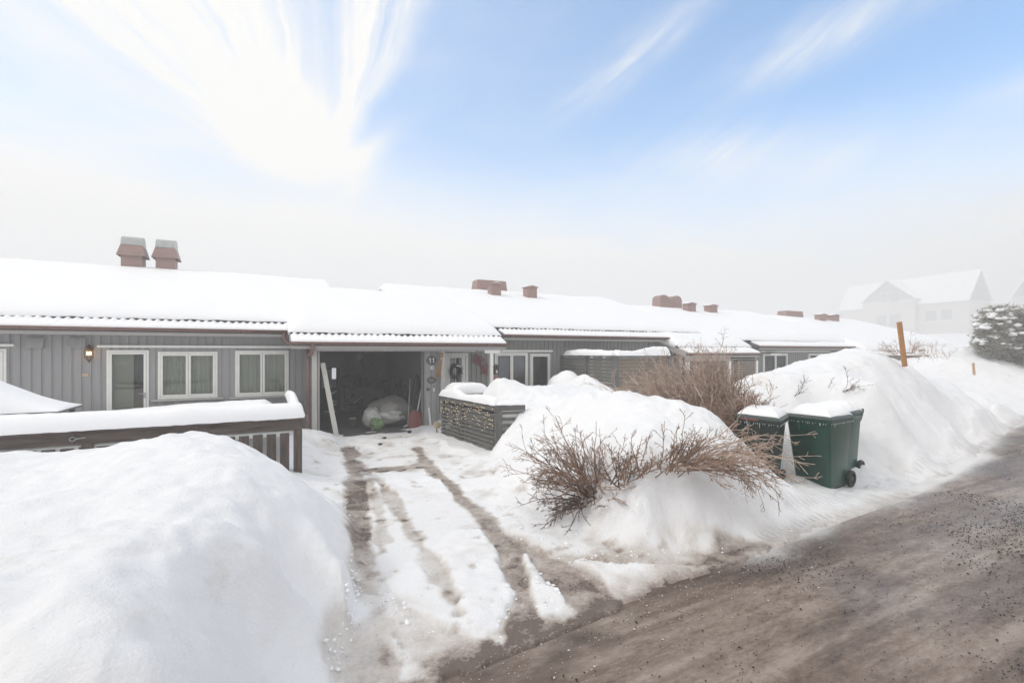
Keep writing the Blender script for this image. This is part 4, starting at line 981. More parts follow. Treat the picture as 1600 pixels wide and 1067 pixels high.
snow_loaf('snow_cap', M['roofsnow'], pf, xl, xc + .03, YF - .08, YF + .22, ztop + .036, .21, nx=220, seed=3, rx=.07, ry=.15, lump=.2)
snow_loaf('snow_cap', M['roofsnow'], pf, xc - .12, xc + .05, YF + .1, 12.1, ztop + .036, lambda X_, Y_: .15 + .04 * np.sin(Y_ * 2), nx=12, ny=60, seed=4, rx=.08, ry=.3)
# deep snow lying on the terrace between fence and wall
def terr(X_, Y_):
    z = np.interp(X_, [-7, atY(0, 0, 9).x, atY(100, 0, 9).x, atY(230, 0, 9).x, atY(340, 0, 9).x, atY(415, 0, 9).x, atY(440, 0, 9).x, xc],
                  [.98, 1.0, 1.01, 1.06, 1.09, 1.10, .92, .8])
    return z * 1.0 - .30 * np.clip((Y_ - 10.6) / 1.5, 0, 1)
ts = snow_loaf('terrace_snow', M['snow'], None, -8.5, xc - .14, YF + .24, 13.2, .0, terr, nx=120, ny=50, seed=8, rx=.25, ry=.15, lump=.05)
tag(ts, kind='structure')
# snowy table / storage lid on the terrace at the far left
tb = empty('garden_table', (-3.4, 10.2, .9), 'dark garden table top buried under a rounded hump of snow at the left edge', 'table')
ty0, ty1 = 8.6, 9.6; tx1 = atY(95, 640, 9.1).x
MB().box(tx1 - 2.6, tx1, 9.0, 10.0, 1.16, 1.19).build('table_top', M['darkslat'], tb)
for xx in (tx1 - 2.5, tx1 - .1):
    for yy in (9.1, 9.9): MB().box(xx - .03, xx + .03, yy - .03, yy + .03, .5, 1.158).build('leg', M['darkslat'], tb)
snow_loaf('snow_cap', M['roofsnow'], tb, tx1 - 2.6, tx1, 9.0, 10.0, 1.192, lambda X_, Y_: .03 + .47 * np.clip((tx1 - X_) / .95, 0, 1) ** 1.3 * (1 - .0 * Y_), nx=60, ny=26, seed=10, rx=.06, ry=.4, lump=.1)

# ------------------------------------------------------------------ wall lamp, plaque
p = atY(139, 552, YW - .12)
wl_ = empty('wall_lamp', (p.x, YW, p.z), 'small lit lantern with a warm bulb on the grey wall left of the glass door', 'lamp')
q = MB()
for k in range(8):
    a = k * math.pi / 4; q.tube([(p.x + .075 * math.cos(a) * s, p.y + .075 * math.sin(a) * s, p.z + z) for s, z in ((.35, -.155), (.95, -.09), (1.08, 0), (.95, .09), (.35, .15))], .006, 5)
for s, z in ((1.0, -.09), (1.0, .09)): q.tube([(p.x + .075 * s * math.cos(t * math.pi / 8), p.y + .075 * s * math.sin(t * math.pi / 8), p.z + z) for t in range(17)], .007, 5)
q.tube([(p.x, p.y, p.z + .14), (p.x, p.y, p.z + .19)], [.05, .012], 10); q.tube([(p.x, p.y, p.z - .15), (p.x, p.y, p.z - .20)], [.03, .012], 8)
q.tube([(p.x, YW, p.z + .10), (p.x, YW - .10, p.z + .12)], .010, 6); q.box(p.x - .035, p.x + .035, YW - .015, YW, p.z - .02, p.z + .15)
q.build('lamp_body', M['brass'], wl_)
for dx2 in (-.022, .022):
    MB().tube([(p.x + dx2, p.y, p.z - .03), (p.x + dx2, p.y, p.z + .035)], [.016, .011], 8).build('bulb', M['lampbulb'], wl_, smooth=True)
p = atY(133.5, 586, YW)
tag(MB().box(p.x - .055, p.x + .055, YW - .02, YW - .001, p.z - .033, p.z + .033).build('wall_plaque', M['tan'], bevel=.006), 'tan rectangular plaque on the grey wall below the lit lantern', 'plaque')

# ------------------------------------------------------------------ things on the garage front
YS = YWL
def digit1(cx, z0, h, y):
    w_ = h * .42; m_ = MB()
    m_.prism([(cx - .0, z0), (cx + w_ * .34, z0), (cx + w_ * .34, z0 + h), (cx + w_ * .06, z0 + h), (cx - w_ * .42, z0 + h * .76), (cx - w_ * .42, z0 + h * .60), (cx, z0 + h * .76)], 'y', y, y + .006)
    return m_
c0 = atY(674, 563, YS); sg = empty('house_number', (c0.x, YS, c0.z), 'dark oval sign with white number 11 on the garage front', 'sign')
q = MB(); q.prism([(c0.x + .145 * math.cos(t * math.pi / 12), c0.z + .125 * math.sin(t * math.pi / 12)) for t in range(24)], 'y', YS - .018, YS - .001); q.build('plate', M['sign'], sg)
for dx2 in (-.045, .048): digit1(c0.x + dx2, c0.z - .065, .13, YS - .026).build('digit', M['white'], sg)
p = atY(675, 575, YS); e = empty('lamp_switch', (p.x, YS, p.z), 'square white outdoor switch below the number 11', 'switch')
MB().box(p.x - .05, p.x + .05, YS - .04, YS - .001, p.z - .055, p.z + .055).build('housing', M['white'], e, bevel=.008); MB().box(p.x - .032, p.x + .032, YS - .048, YS - .041, p.z - .035, p.z + .035).build('rocker', M['pale_wood'], e)
p = atY(674, 594, YS); e = empty('name_sign', (p.x, YS, p.z), 'small oval grey sign with two pale lines under the white switch', 'sign')
q = MB(); q.prism([(p.x + .13 * math.cos(t * math.pi / 12), p.z + .085 * math.sin(t * math.pi / 12)) for t in range(24)], 'y', YS - .016, YS - .001); q.build('plate', M['sign'], e)
MB().box(p.x - .07, p.x + .08, YS - .020, YS - .017, p.z + .012, p.z + .026).build('line', M['fascia'], e); MB().box(p.x - .06, p.x + .07, YS - .020, YS - .017, p.z - .028, p.z - .014).build('line', M['fascia'], e)
p = atY(669, 608, YS); e = empty('door_bell', (p.x, YS, p.z), 'round black bell push beside a slim white sensor', 'bell')
MB().tube([(p.x, YS - .001, p.z), (p.x, YS - .035, p.z)], [.042, .034], 16).build('bell_ring', M['black'], e); MB().tube([(p.x, YS - .036, p.z), (p.x, YS - .042, p.z)], .014, 12).build('button', M['steel'], e)
p = atY(677.5, 608, YS); e = empty('motion_sensor', (p.x, YS, p.z), 'slim upright white sensor right of the black bell push', 'sensor')
MB().box(p.x - .022, p.x + .022, YS - .04, YS - .001, p.z - .06, p.z + .045).build('housing', M['white'], e, bevel=.01); MB().box(p.x - .014, p.x + .014, YS - .045, YS - .001, p.z + .046, p.z + .065).build('clip', M['black'], e)
p = atY(675, 661, YS - .15); tag(MB().bar((p.x - .02, YS - .10, .04), (p.x - .05, YS - .02, .56), .055, .03).build('board_offcut', M['whitewash'], bevel=.003), 'short white board leaning against the garage front right of the shovel', 'board')
# straw sheaf tied to the porch post
a = atY(690, 556, YP - .10); b = atY(684, 588, YP - .10)
sh = empty('straw_sheaf', tuple(b), 'golden sheaf of straw tied to the pale porch post', 'decoration')
q = MB(); rnd = random.Random(4)
for k in range(90):
    t = rnd.random() * 6.28; r = rnd.random() ** .5
    q.tube([(a.x + .05 * r * math.cos(t) + rnd.uniform(-.02, .02), a.y + .04 * r * math.sin(t), a.z + .10 * rnd.random()), (a.x - .01 + .028 * r * math.cos(t), a.y + .02 * r * math.sin(t), a.z - .07),
            ((a.x * .4 + b.x * .6) + .062 * r * math.cos(t), a.y + .05 * r * math.sin(t), (a.z * .4 + b.z * .6)), (b.x + .078 * r * math.cos(t), b.y + .055 * r * math.sin(t), b.z + rnd.uniform(-.03, .04))], .0065, 4)
q.build('straw', M['straw'], sh); MB().tube([(a.x - .01 + .036 * math.cos(t / 12 * 6.28), a.y + .03 * math.sin(t / 12 * 6.28), a.z - .07) for t in range(13)], .012, 5).build('band', M['pale_wood'], sh)
# wreath on the front door
p = atY(713, 580, YW - .06); e = empty('door_wreath', tuple(p), 'dark round wreath with a white ribbon hanging on the white front door', 'wreath')
q = MB()
for k in range(240):
    t = rnd.random() * 6.28; r = .15 + rnd.uniform(-.05, .05); d = t + 1.2 + rnd.uniform(-.8, .8)
    x_, z_ = p.x + r * math.cos(t), p.z + r * math.sin(t)
    q.tube([(x_, p.y + rnd.uniform(-.03, .025), z_), (x_ + .07 * math.cos(d), p.y + rnd.uniform(-.04, .025), z_ + .07 * math.sin(d))], [.007, .003], 4)
q.tube([(p.x + .15 * math.cos(t / 24 * 6.28), p.y, p.z + .15 * math.sin(t / 24 * 6.28)) for t in range(25)], .035, 7)
q.build('ring', M['wreath'], e); MB().add([(p.x - .02, p.y - .045, p.z + .15), (p.x + .12, p.y - .05, p.z + .13), (p.x + .13, p.y - .05, p.z + .165), (p.x, p.y - .05, p.z + .19)], [(0, 1, 2, 3)]).add([(p.x - .02, p.y - .041, p.z + .15), (p.x + .12, p.y - .041, p.z + .13), (p.x + .13, p.y - .041, p.z + .165), (p.x, p.y - .041, p.z + .19)], [(3, 2, 1, 0)]).build('ribbon', M['white'], e)
q = MB()
for k in range(7):
    t = rnd.random() * 6.28; q.tube([(p.x + .15 * math.cos(t), p.y - .05, p.z + .15 * math.sin(t)), (p.x + .15 * math.cos(t) + .02, p.y - .055, p.z + .15 * math.sin(t) - .04)], .007, 5)
q.build('twig_ornament', M['fascia'], e)
# two wire butterflies
def butterfly(u, v, ang, label, s=1.0):
    p = atY(u, v, YW - .03); m_ = MB(); 
    def P(x_, z_): ca_, sa_ = math.cos(ang), math.sin(ang); return (p.x + s * (x_ * ca_ - z_ * sa_), p.y, p.z + s * (x_ * sa_ + z_ * ca_))
    for sg_ in (-1, 1):
        for cx_, cz, rx_, rz in ((.10, .07, .085, .075), (.08, -.07, .065, .06)):
            m_.tube([P(sg_ * (cx_ + rx_ * math.cos(t / 16 * 6.28)), cz + rz * math.sin(t / 16 * 6.28)) for t in range(17)], .011, 5)
            m_.tube([P(sg_ * (cx_ + rx_ * .45 * math.cos(t / 12 * 6.28)), cz + rz * .45 * math.sin(t / 12 * 6.28)) for t in range(13)], .007, 5)
            m_.tube([P(sg_ * .012, cz * .3), P(sg_ * cx_ * 1.4, cz * 1.3)], .007, 5)
    e = empty('wire_butterfly', tuple(p), label, 'decoration', 'red wire butterflies on the porch wall')
    m_.build('wing', M['butterfly'], e); MB().tube([P(0, -.12), P(0, .0), P(0, .10)], [.008, .018, .012], 8).tube([P(0, .1), P(-.05, .17)], .004, 4).tube([P(0, .1), P(.05, .17)], .004, 4).build('body', M['butterfly'], e)
butterfly(747, 563, -.5, 'upper of two red wire butterflies on the grey porch wall', 1.0)
butterfly(757, 577, -1.4, 'lower of two red wire butterflies on the grey porch wall', 1.0)
# lantern on post beside right porch post, wall ornament
p = atY(775, 598, 11.4); e = empty('garden_lantern', (p.x, 11.4, 1.2), 'brown lantern on a post at the right end of the porch', 'lantern')
zt_ = atY(775, 571, 11.4).z
MB().box(p.x - .05, p.x + .05, 11.35, 11.45, .8, zt_ - .25).build('post', mat('reddish_wood', (.22, .13, .10), .8), e); MB().box(p.x - .055, p.x + .055, 11.345, 11.455, zt_ - .24, zt_ - .04).build('lantern_box', M['black'], e); MB().prism([(p.x - .08, zt_ - .04), (p.x + .08, zt_ - .04), (p.x, zt_ + .03)], 'y', 11.33, 11.47).build('lantern_roof', M['black'], e); MB().box(p.x - .03, p.x + .02, 11.335, 11.344, zt_ - .2, zt_ - .12).build('candle', M['pale_wood'], e)
p = atY(871, 592, YW - .04); e = tag(MB().tube([(p.x + (.03 + .011 * t) * math.cos(t * .6), p.y, p.z + .10 + (.03 + .011 * t) * math.sin(t * .6)) for t in range(26)], .010, 5).tube([(p.x - .12, p.y, p.z + .05), (p.x - .12, p.y, p.z - .35)], .012, 5).tube([(p.x - .12 + .06 * math.sin(t), p.y, p.z - .02 * t) for t in range(18)], .010, 5).build('scroll_trellis', M['siding_green']), 'curled metal wall ornament right of the glass door, half behind snow', 'ornament')

# ------------------------------------------------------------------ things inside the garage
def in_box(name, label, cat, u0, u1, v0, v1, y, dy, m, extra=None, bevel=.01):
    a = atY(u0, v1, y); b = atY(u1, v0, y)
    return tag(MB().box(a.x, b.x, y, y + dy, max(a.z, .015), b.z).build(name, m, bevel=bevel), label, cat)
a = atZ(526, 683, .03); b = atY(504, 567, YWL + .12)
tag(MB().bar((a.x, a.y + .0, .04), (b.x, YWL + .1, b.z), .11, .04, up=(0, 1, .2)).build('leaning_plank', M['plank'], bevel=.003), 'long pale plank leaning inside the left side of the garage opening', 'plank')
# white shelf unit near the back door
sh_ = empty('wall_rack', (1.7, 17, 0), 'pale bars of a rack low beside the back door behind the plank', 'rack'); yy = 16.9
for u0, u1, v0, v1 in ((515, 526, 616, 611), (516, 526, 625, 628), (516, 526, 629, 633), (507, 526, 643, 643), (509, 528, 655, 654), (528, 531, 655, 669)):
    MB().bar(atY(u0, v0, yy), atY(u1, v1, yy), .02, .06).build('bar', M['steel'], sh_)
# long rolled bag hanging diagonally from the ceiling
a = atY(567, 560, 15.2); b = atY(594, 606, 15.2)
e = empty('hanging_roll', tuple(a), 'long dark roll hanging slantwise in the middle of the garage', 'bag')
d_ = b - a
MB().tube([a - d_ * .03, a, a + d_ * .3, a + d_ * .7, b, b + d_ * .04], [.07, .14, .17, .19, .17, .08], 12).build('roll', M['dark'], e, smooth=True)
for t in (.2, .75): q = a + d_ * t; MB().tube([(q.x + .2 * math.cos(s / 12 * 6.28), q.y + .2 * math.sin(s / 12 * 6.28), q.z + .05 * math.cos(s / 12 * 6.28)) for s in range(13)], .012, 5).build('strap', M['darkgrey'], e)
MB().tube([a, (a.x - .05, a.y, 2.31)], .008, 5).build('cord', M['black'], e)
p = atY(562, 557, 15.1); tag(MB().add(*blob((p.x, 15.1, p.z), (.10, .10, .09), 2, .05)).tube([(p.x, 15.1, p.z + .05), (p.x, 15.1, 2.32)], .03, 8).build('ceiling_lamp', M['tarp'], smooth=True), 'round unlit lamp under the garage ceiling at the top of the dark roll', 'lamp')
# dark work bench with clutter at the back
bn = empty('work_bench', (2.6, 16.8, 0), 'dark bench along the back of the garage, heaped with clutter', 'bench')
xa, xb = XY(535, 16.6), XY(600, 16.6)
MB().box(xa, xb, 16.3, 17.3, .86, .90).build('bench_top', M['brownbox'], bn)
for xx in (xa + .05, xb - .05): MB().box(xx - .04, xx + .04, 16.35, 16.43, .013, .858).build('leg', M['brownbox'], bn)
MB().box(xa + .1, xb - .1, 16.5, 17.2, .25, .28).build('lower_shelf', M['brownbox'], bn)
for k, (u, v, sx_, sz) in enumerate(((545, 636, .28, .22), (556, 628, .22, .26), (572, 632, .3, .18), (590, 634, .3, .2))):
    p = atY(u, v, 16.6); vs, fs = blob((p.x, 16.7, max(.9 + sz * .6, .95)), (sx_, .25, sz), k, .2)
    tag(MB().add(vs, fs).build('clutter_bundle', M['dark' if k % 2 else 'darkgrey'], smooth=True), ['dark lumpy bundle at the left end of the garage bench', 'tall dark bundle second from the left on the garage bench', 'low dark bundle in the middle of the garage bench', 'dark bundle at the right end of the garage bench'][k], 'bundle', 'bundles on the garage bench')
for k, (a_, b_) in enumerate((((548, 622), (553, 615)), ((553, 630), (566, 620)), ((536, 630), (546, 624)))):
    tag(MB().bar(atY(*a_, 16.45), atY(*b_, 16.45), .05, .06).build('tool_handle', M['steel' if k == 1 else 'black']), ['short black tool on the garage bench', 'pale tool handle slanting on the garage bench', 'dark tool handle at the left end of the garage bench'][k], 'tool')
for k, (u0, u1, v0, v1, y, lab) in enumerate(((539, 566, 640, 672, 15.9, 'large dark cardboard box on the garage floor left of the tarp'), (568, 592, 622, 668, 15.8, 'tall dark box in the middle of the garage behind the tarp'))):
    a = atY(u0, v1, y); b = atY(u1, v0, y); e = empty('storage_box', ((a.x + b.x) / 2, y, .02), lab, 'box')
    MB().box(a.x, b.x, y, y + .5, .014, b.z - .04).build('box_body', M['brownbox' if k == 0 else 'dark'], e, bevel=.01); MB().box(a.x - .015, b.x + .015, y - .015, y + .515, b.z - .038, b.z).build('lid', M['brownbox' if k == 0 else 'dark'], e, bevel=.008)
p = atY(551, 668, 13.4); e = empty('paint_can', (p.x, 13.4, .02), 'small dark can with a tan brush lying on top, on the garage floor', 'can')
MB().tube([(p.x, 13.4, .014), (p.x, 13.4, .22)], .09, 16).build('can_body', M['darkgrey'], e); MB().box(p.x - .10, p.x + .08, 13.3, 13.42, .222, .27).build('brush', mat('tan_brush', (.30, .22, .12), .8), e)
# tarp-covered heap and green bag
p = atY(607, 655, 13.2)
tp = empty('covered_heap', (p.x, 13.2, .02), 'heap under a crumpled grey tarp on the garage floor', 'heap')
vs, fs = blob((p.x + .04, 13.3, .36), (.66, .5, .42), 5, .10, 4, flat=-.75); MB().add(vs, fs).build('tarp', M['tarp'], tp, smooth=True)
p2 = atY(606, 660, 12.75); vs, fs = blob((p2.x, 12.82, .30), (.40, .18, .16), 9, .28, 4); MB().add(vs, fs).build('plastic_sheet', M['tarp2'], tp, smooth=True)
p2 = atY(581, 657, 12.7); vs, fs = blob((p2.x, 12.75, .30), (.24, .2, .26), 12, .16, 4); MB().add(vs, fs).build('plastic_sack', M['tarp2'], tp, smooth=True)
vs, fs = blob((atY(588, 665, 12.5).x, 12.50, .14), (.14, .06, .15), 3, .45, 4, flat=-.85); tag(MB().add(vs, fs).build('green_bag', M['green_bag'], smooth=True), 'bright green bag leaning on the crumpled tarp in the garage', 'bag')
# boards standing against the right wall
for k, (u0, u1, vt, y, mt_) in enumerate(((601, 608, 588, 16.0, 'dark'), (609, 614, 600, 15.6, 'brownbox'), (615, 621, 592, 15.1, 'dark'), (622, 628, 603, 14.6, 'brownbox'), (628, 634, 610, 14.2, 'dark'))):
    a = atY(u0, 660, y); b = atY(u1, vt, y)
    tag(MB().bar((b.x - .05, y, .02), (b.x + .14, y + .05, b.z), b.x - a.x, .04, up=(0, 1, 0)).build('standing_board', M[mt_]), ['farthest dark board standing by the right garage wall', 'brown board second from the back of the garage stack', 'dark board in the middle of the garage stack', 'brown board second from the front of the garage stack', 'nearest dark board of the stack beside the broom'][k], 'board', 'boards standing along the right garage wall')
# broom / shovel / scraper against the right jamb
yy = 12.9
e = empty('dark_broom', (3.35, yy, .02), 'dark bristled broom standing upside down inside the garage right wall', 'broom')
t0 = atY(646, 621, yy); b0 = atY(645, 676, yy - .2)
MB().tube([(b0.x, b0.y, .02), (t0.x, t0.y, t0.z)], .014, 8).build('handle', M['brownbox'], e)
a = atY(652, 583, yy); q = MB(); q.tube([(t0.x, yy, t0.z - .02), (t0.x + .01, yy, t0.z + .08), (a.x - .03, yy, a.z - .35), (a.x - .01, yy, a.z - .12), (a.x, yy, a.z)], [.05, .085, .10, .06, .012], 10); q.build('bristles', M['dark'], e, smooth=True)
e = empty('snow_shovel', (3.4, 12.5, .02), 'dark red snow shovel with a white shaft standing at the right of the garage opening', 'shovel')
yb_ = 12.30; b0 = atY(650, 676, yb_); t0 = atY(660, 600, 12.75)
MB().tube([(atY(652, 655, 12.4).x, 12.42, .42), tuple(t0)], .016, 8).build('shaft', M['white'], e)
tg = t0; MB().tube([(tg.x - .055, tg.y, tg.z + .12), (tg.x, tg.y, tg.z), (tg.x + .055, tg.y, tg.z + .12), (tg.x - .055, tg.y, tg.z + .12)], .014, 6).build('grip', M['black'], e)
bx = b0.x; q = MB(); n = 10; vs = []
for j in range(5):
    for i in range(n + 1):
        s = i / n - .5; t = j / 4; vs.append((bx + s * (.40 - .10 * t ** 3), 12.30 + .10 * t - .05 * (1 - (2 * s) ** 2), .03 + .46 * t - (.10 * (2 * abs(s)) ** 3 if j == 4 else 0)))
k0 = len(vs); vs += [(x_, y_ + .008, z_) for x_, y_, z_ in vs]
fs = [(j * (n + 1) + i, j * (n + 1) + i + 1, (j + 1) * (n + 1) + i + 1, (j + 1) * (n + 1) + i) for j in range(4) for i in range(n)]; fs += [tuple(i_ + k0 for i_ in f)[::-1] for f in fs]
q.add(vs, fs); q.build('blade', M['red'], e, smooth=True)
e = empty('long_scraper', (3.2, 12.5, .02), 'pale long-handled scraper leaning just left of the red shovel', 'tool')
a = atY(632, 673, 12.45); b = atY(641, 592, 13.3); MB().tube([(a.x + .1, 12.5, .04), tuple(b)], .013, 8).build('handle', M['pale_wood'], e); MB().bar((a.x - .02, 12.42, .06), (a.x + .22, 12.46, .17), .10, .02).build('blade', M['pale_wood'], e)
for k, (u, v) in enumerate(((601, 684), (594, 694), (640, 676))):
    p = atZ(u, v, .03); vs, fs = blob((p.x, p.y, ground_z(p.x, p.y) + .02), (.05, .04, .022), k, .2, 2); tag(MB().add(vs, fs).build('dark_debris', M['dark']), ['small dark lump on the snow before the green bag', 'dark lump lying on the garage threshold snow', 'dark lump beside the red shovel'][k], 'debris')

# ------------------------------------------------------------------ slatted entry fence with fairy lights
A0 = Vector((atY(692, 615, 10.95).x, 10.95)); CN = Vector((atY(776, 633, 8.45).x, 8.45)); E0 = Vector((atY(820, 640, 8.32).x, 8.32))
zf0 = .965
sf = empty('slatted_fence', (CN.x, CN.y, 0), 'low grey-green slatted fence, wrapped in fairy lights, beside the driveway', 'fence')
def panel(parent, a, b, z0, z1, pitch, hh, name='slat_panel', m='slat', th=.022):
    q = MB(); d = (b - a); l = d.length; ang_ = math.atan2(d.y, d.x); mtx = Matrix.Translation((a.x, a.y, 0)) @ Matrix.Rotation(ang_, 4, 'Z'); z = z0
    while z + hh <= z1 + .001: q.box(0, l, -th / 2, th / 2, z, z + hh, mtx); z += pitch
    return q.build(name, M[m], parent)
def post(parent, a, z0, z1, s=.07, m='darkslat', name='post', ang_=0):
    mtx = Matrix.Translation((a.x, a.y, 0)) @ Matrix.Rotation(ang_, 4, 'Z'); return MB().box(-s / 2, s / 2, -s / 2, s / 2, z0, z1, mtx).build(name, M[m], parent, bevel=.004)
dA = (CN - A0).normalized(); angA = math.atan2(dA.y, dA.x); md = A0.lerp(CN, .40)
off = Vector((-dA.y, dA.x)) * -1
if off.x > 0: off = -off
panel(sf, A0 + off * .045, md + off * .045, -.03, zf0 - .10, .086, .054); panel(sf, md + off * .045 + dA * .03, CN + off * .045 - dA * .03, -.03, zf0 - .10, .086, .054)
panel(sf, A0 - off * .02, CN - off * .02 - dA * .05, .02, zf0 - .10, .086, .060, 'gap_shade_slats', 'dark', .015)  # very dark slats put the shade of the gaps into colour
for t_ in (A0 + dA * .05, md, CN): post(sf, t_, 0, zf0 - .005, .075, ang_=angA)
q = MB(); l = (CN - A0).length; mtx = Matrix.Translation((A0.x, A0.y, 0)) @ Matrix.Rotation(angA, 4, 'Z'); q.box(0, l + .06, -.07, .07, zf0, zf0 + .028, mtx); q.build('cap_rail', M['darkslat'], sf)
mtx2 = mtx; q = MB(); q.box(0, l + .045, -.058 if off.dot(Vector((-dA.y, dA.x))) > 0 else -.075, .058, zf0 - .09, zf0 - .002, mtx); 
q.build('top_board', M['darkslat'], sf)
dB = (E0 - CN).normalized(); angB = math.atan2(dB.y, dB.x)
panel(sf, CN + dB * .11, E0, .05, zf0 - .1, .125, .062); post(sf, CN + dB * .06, 0, zf0 - .092, .085, ang_=angB, m='slat')
mtx = Matrix.Translation((CN.x, CN.y, 0)) @ Matrix.Rotation(angB, 4, 'Z'); MB().box(.05, (E0 - CN).length, -.035, .035, zf0 - .09, zf0 + .026, mtx).build('cap_rail', M['darkslat'], sf)
def loaf_along(parent, a, b, wd, z, h, seed, name='snow_cap', m='roofsnow', rx=.1, ry=.1):
    d = b - a; l = d.length; an = math.atan2(d.y, d.x)
    o = snow_loaf(name, M[m], None, 0, l, -wd / 2, wd / 2, 0.0, h, nx=max(12, int(l / .03)), ny=14, seed=seed, rx=rx, ry=ry, lump=.5)
    o.data.transform(Matrix.Translation((a.x, a.y, z)) @ Matrix.Rotation(an, 4, 'Z')); o.data.update()
    o.parent = parent; o.matrix_parent_inverse = Matrix.Translation(parent.location).inverted(); return o
loaf_along(sf, A0, CN + dA * .05, .22, zf0 + .029, lambda X_, Y_: .15 + .03 * np.sin(X_ * 4), 31); loaf_along(sf, CN, E0, .16, zf0 + .03, lambda X_, Y_: .10 + .0 * X_, 33)
# fairy lights strung over the driveway side
fl = empty('fairy_lights', (A0.x, A0.y, .9), 'string of small warm fairy lights strung over the slatted fence', 'lights')
wire = MB(); rnd = random.Random(11); bulbs = []
for r_ in range(8):
    pts = []; z = zf0 - .06 - r_ * .062; n_b = 13 if r_ < 5 else 8
    for k in range(n_b * 3 + 1):
        t = k / (n_b * 3); q2 = A0.lerp(CN, t * .985) + off * (.068)
        pts.append((q2.x, q2.y, z + .02 * math.sin(t * 40 + r_) - .03 * t * r_ / 4 + rnd.uniform(-.012, .012)))
        if rnd.random() < (.42 if r_ < 6 else .2) and len(bulbs) < 98: bulbs.append(pts[-1])
    wire.tube(pts, .0025, 4)
wire.build('wire', M['black'], fl)
vs, fs = blob((0, 0, 0), (.0062, .0062, .007), 0, 0, 1)
b0_ = None
for bp in bulbs:
    if b0_ is None: b0_ = MB().add(vs, fs).build('bulb', M['bulb'], fl); bo = b0_
    else: bo = b0_.copy(); COL.objects.link(bo); bo.parent = fl; bo.matrix_parent_inverse = b0_.matrix_parent_inverse
    bo.location = (bp[0] + off.x * .008, bp[1] + off.y * .008, bp[2])
# ornament ball at the fence foot, snow clumps
p = atZ(683, 674, .1); e = empty('wicker_ball', (p.x, p.y, 0), 'pale straw figure standing at the foot of the porch post', 'decoration')
z0_ = ground_z(p.x, p.y) - .06; q = MB()
for k in range(26):
    a_ = rnd.random() * 3.14; b_ = rnd.random() * 6.28; ax = Vector((math.sin(a_) * math.cos(b_), math.sin(a_) * math.sin(b_), math.cos(a_))); e1 = ax.orthogonal().normalized(); e2 = ax.cross(e1)
    cc = Vector((p.x, p.y, z0_ + .24)); q.tube([cc + (e1 * math.cos(t / 12 * 6.28) + e2 * math.sin(t / 12 * 6.28)) * .085 for t in range(13)], .006, 4)
q.build('ball', mat('pale_wicker', (.50, .40, .27), .8), e); MB().tube([(p.x, p.y, z0_ - .05), (p.x - .01, p.y, z0_ + .16)], [.02, .012], 7).build('stem', M['oldwoodv'], e)
# bench under snow inside the yard
e = empty('porch_bench', (5.1, 10.4, 0), 'grey bench with a thick slab of snow, behind the slatted fence', 'bench')
bx0, bx1, by = XY(699, 10.9), XY(740, 10.7), 10.7
zb2 = atY(715, 614, 10.7).z
MB().box(bx0, bx1 + .35, by - .2, by + .5, zb2 - .07, zb2).build('seat', M['fascia'], e)
for xx in (bx0 + .05, bx1 + .2): MB().box(xx - .03, xx + .03, by - .15, by - .09, .3, zb2 - .072).build('leg', M['darkslat'], e); MB().box(xx - .03, xx + .03, by + .38, by + .44, .3, zb2 - .072).build('leg', M['darkslat'], e)
snow_loaf('snow_cap', M['roofsnow'], e, bx0, bx1 + .35, by - .2, by + .5, zb2 + .001, .22, nx=50, ny=20, seed=40, rx=.25, ry=.12, lump=.1)
# black metal frame chair top sticking out of the snow
e = empty('metal_chair', (6.7, 10.1, 0), 'thin black metal chair frame sticking out of the yard snow', 'chair')
a = atY(819.5, 606, 10.0); b = atY(836, 606, 10.0)
MB().tube([(a.x, 10, .75), tuple(a), tuple(b), (b.x, 10, .75)], .012, 6).build('frame', M['black'], e); MB().tube([(b.x + .02, 10.3, .9), (b.x + .02, 10.3, a.z), (a.x, 10.0, a.z + .001)], .011, 6).build('frame', M['black'], e)
for k in range(1, 6): xx = a.x + (b.x - a.x) * k / 6; MB().tube([(xx, 10, a.z), (xx, 10, .8)], .005, 5).build('rod', M['black'], e) if k in (4,) else None

# ------------------------------------------------------------------ tall slatted screen on house 2's terrace
WB = Vector((XY(878, 13.2), 13.2)); WC = Vector((XY(960, 10.9), 10.9)); WE = Vector((XY(1044, 10.9), 10.95))
ts_ = empty('terrace_screen', (WC.x, WC.y, 0), 'tall grey and brown slatted screen with snow on top in the next yard', 'fence')
zt_ = atY(960, 555.5, 10.9).z
panel(ts_, WB, WC, .5, zt_ - .06, .105, .088, 'slat_panel', 'slat'); panel(ts_, WC + Vector((.12, .0)), WE, .7, zt_ - .10, .105, .078, 'slat_panel', 'slatwood')
for t_ in (WB, WB.lerp(WC, .5), WC, WE): post(ts_, t_, 0, zt_ - .04, .10)
MB().box(WC.x - .075, WC.x + .115, WC.y - .07, WC.y - .051, .3, zt_ - .04).build('corner_board', M['darkslat'], ts_)
dW = WC - WB; aW = math.atan2(dW.y, dW.x); MB().box(0, dW.length + .08, -.08, .08, zt_ - .038, zt_ - .002, Matrix.Translation((WB.x, WB.y, 0)) @ Matrix.Rotation(aW, 4, 'Z')).build('cap_rail', M['darkslat'], ts_)
MB().box(WC.x + .09, WE.x + .08, WC.y - .08, WC.y + .12, zt_ - .038, zt_ - .002).build('cap_rail', M['darkslat'], ts_)
loaf_along(ts_, WB.lerp(WC, .1), WC, .28, zt_, .15, 51); loaf_along(ts_, WC, WE, .30, zt_, lambda X_, Y_: .15 + .10 * np.clip(X_ - .8, 0, 1), 52)
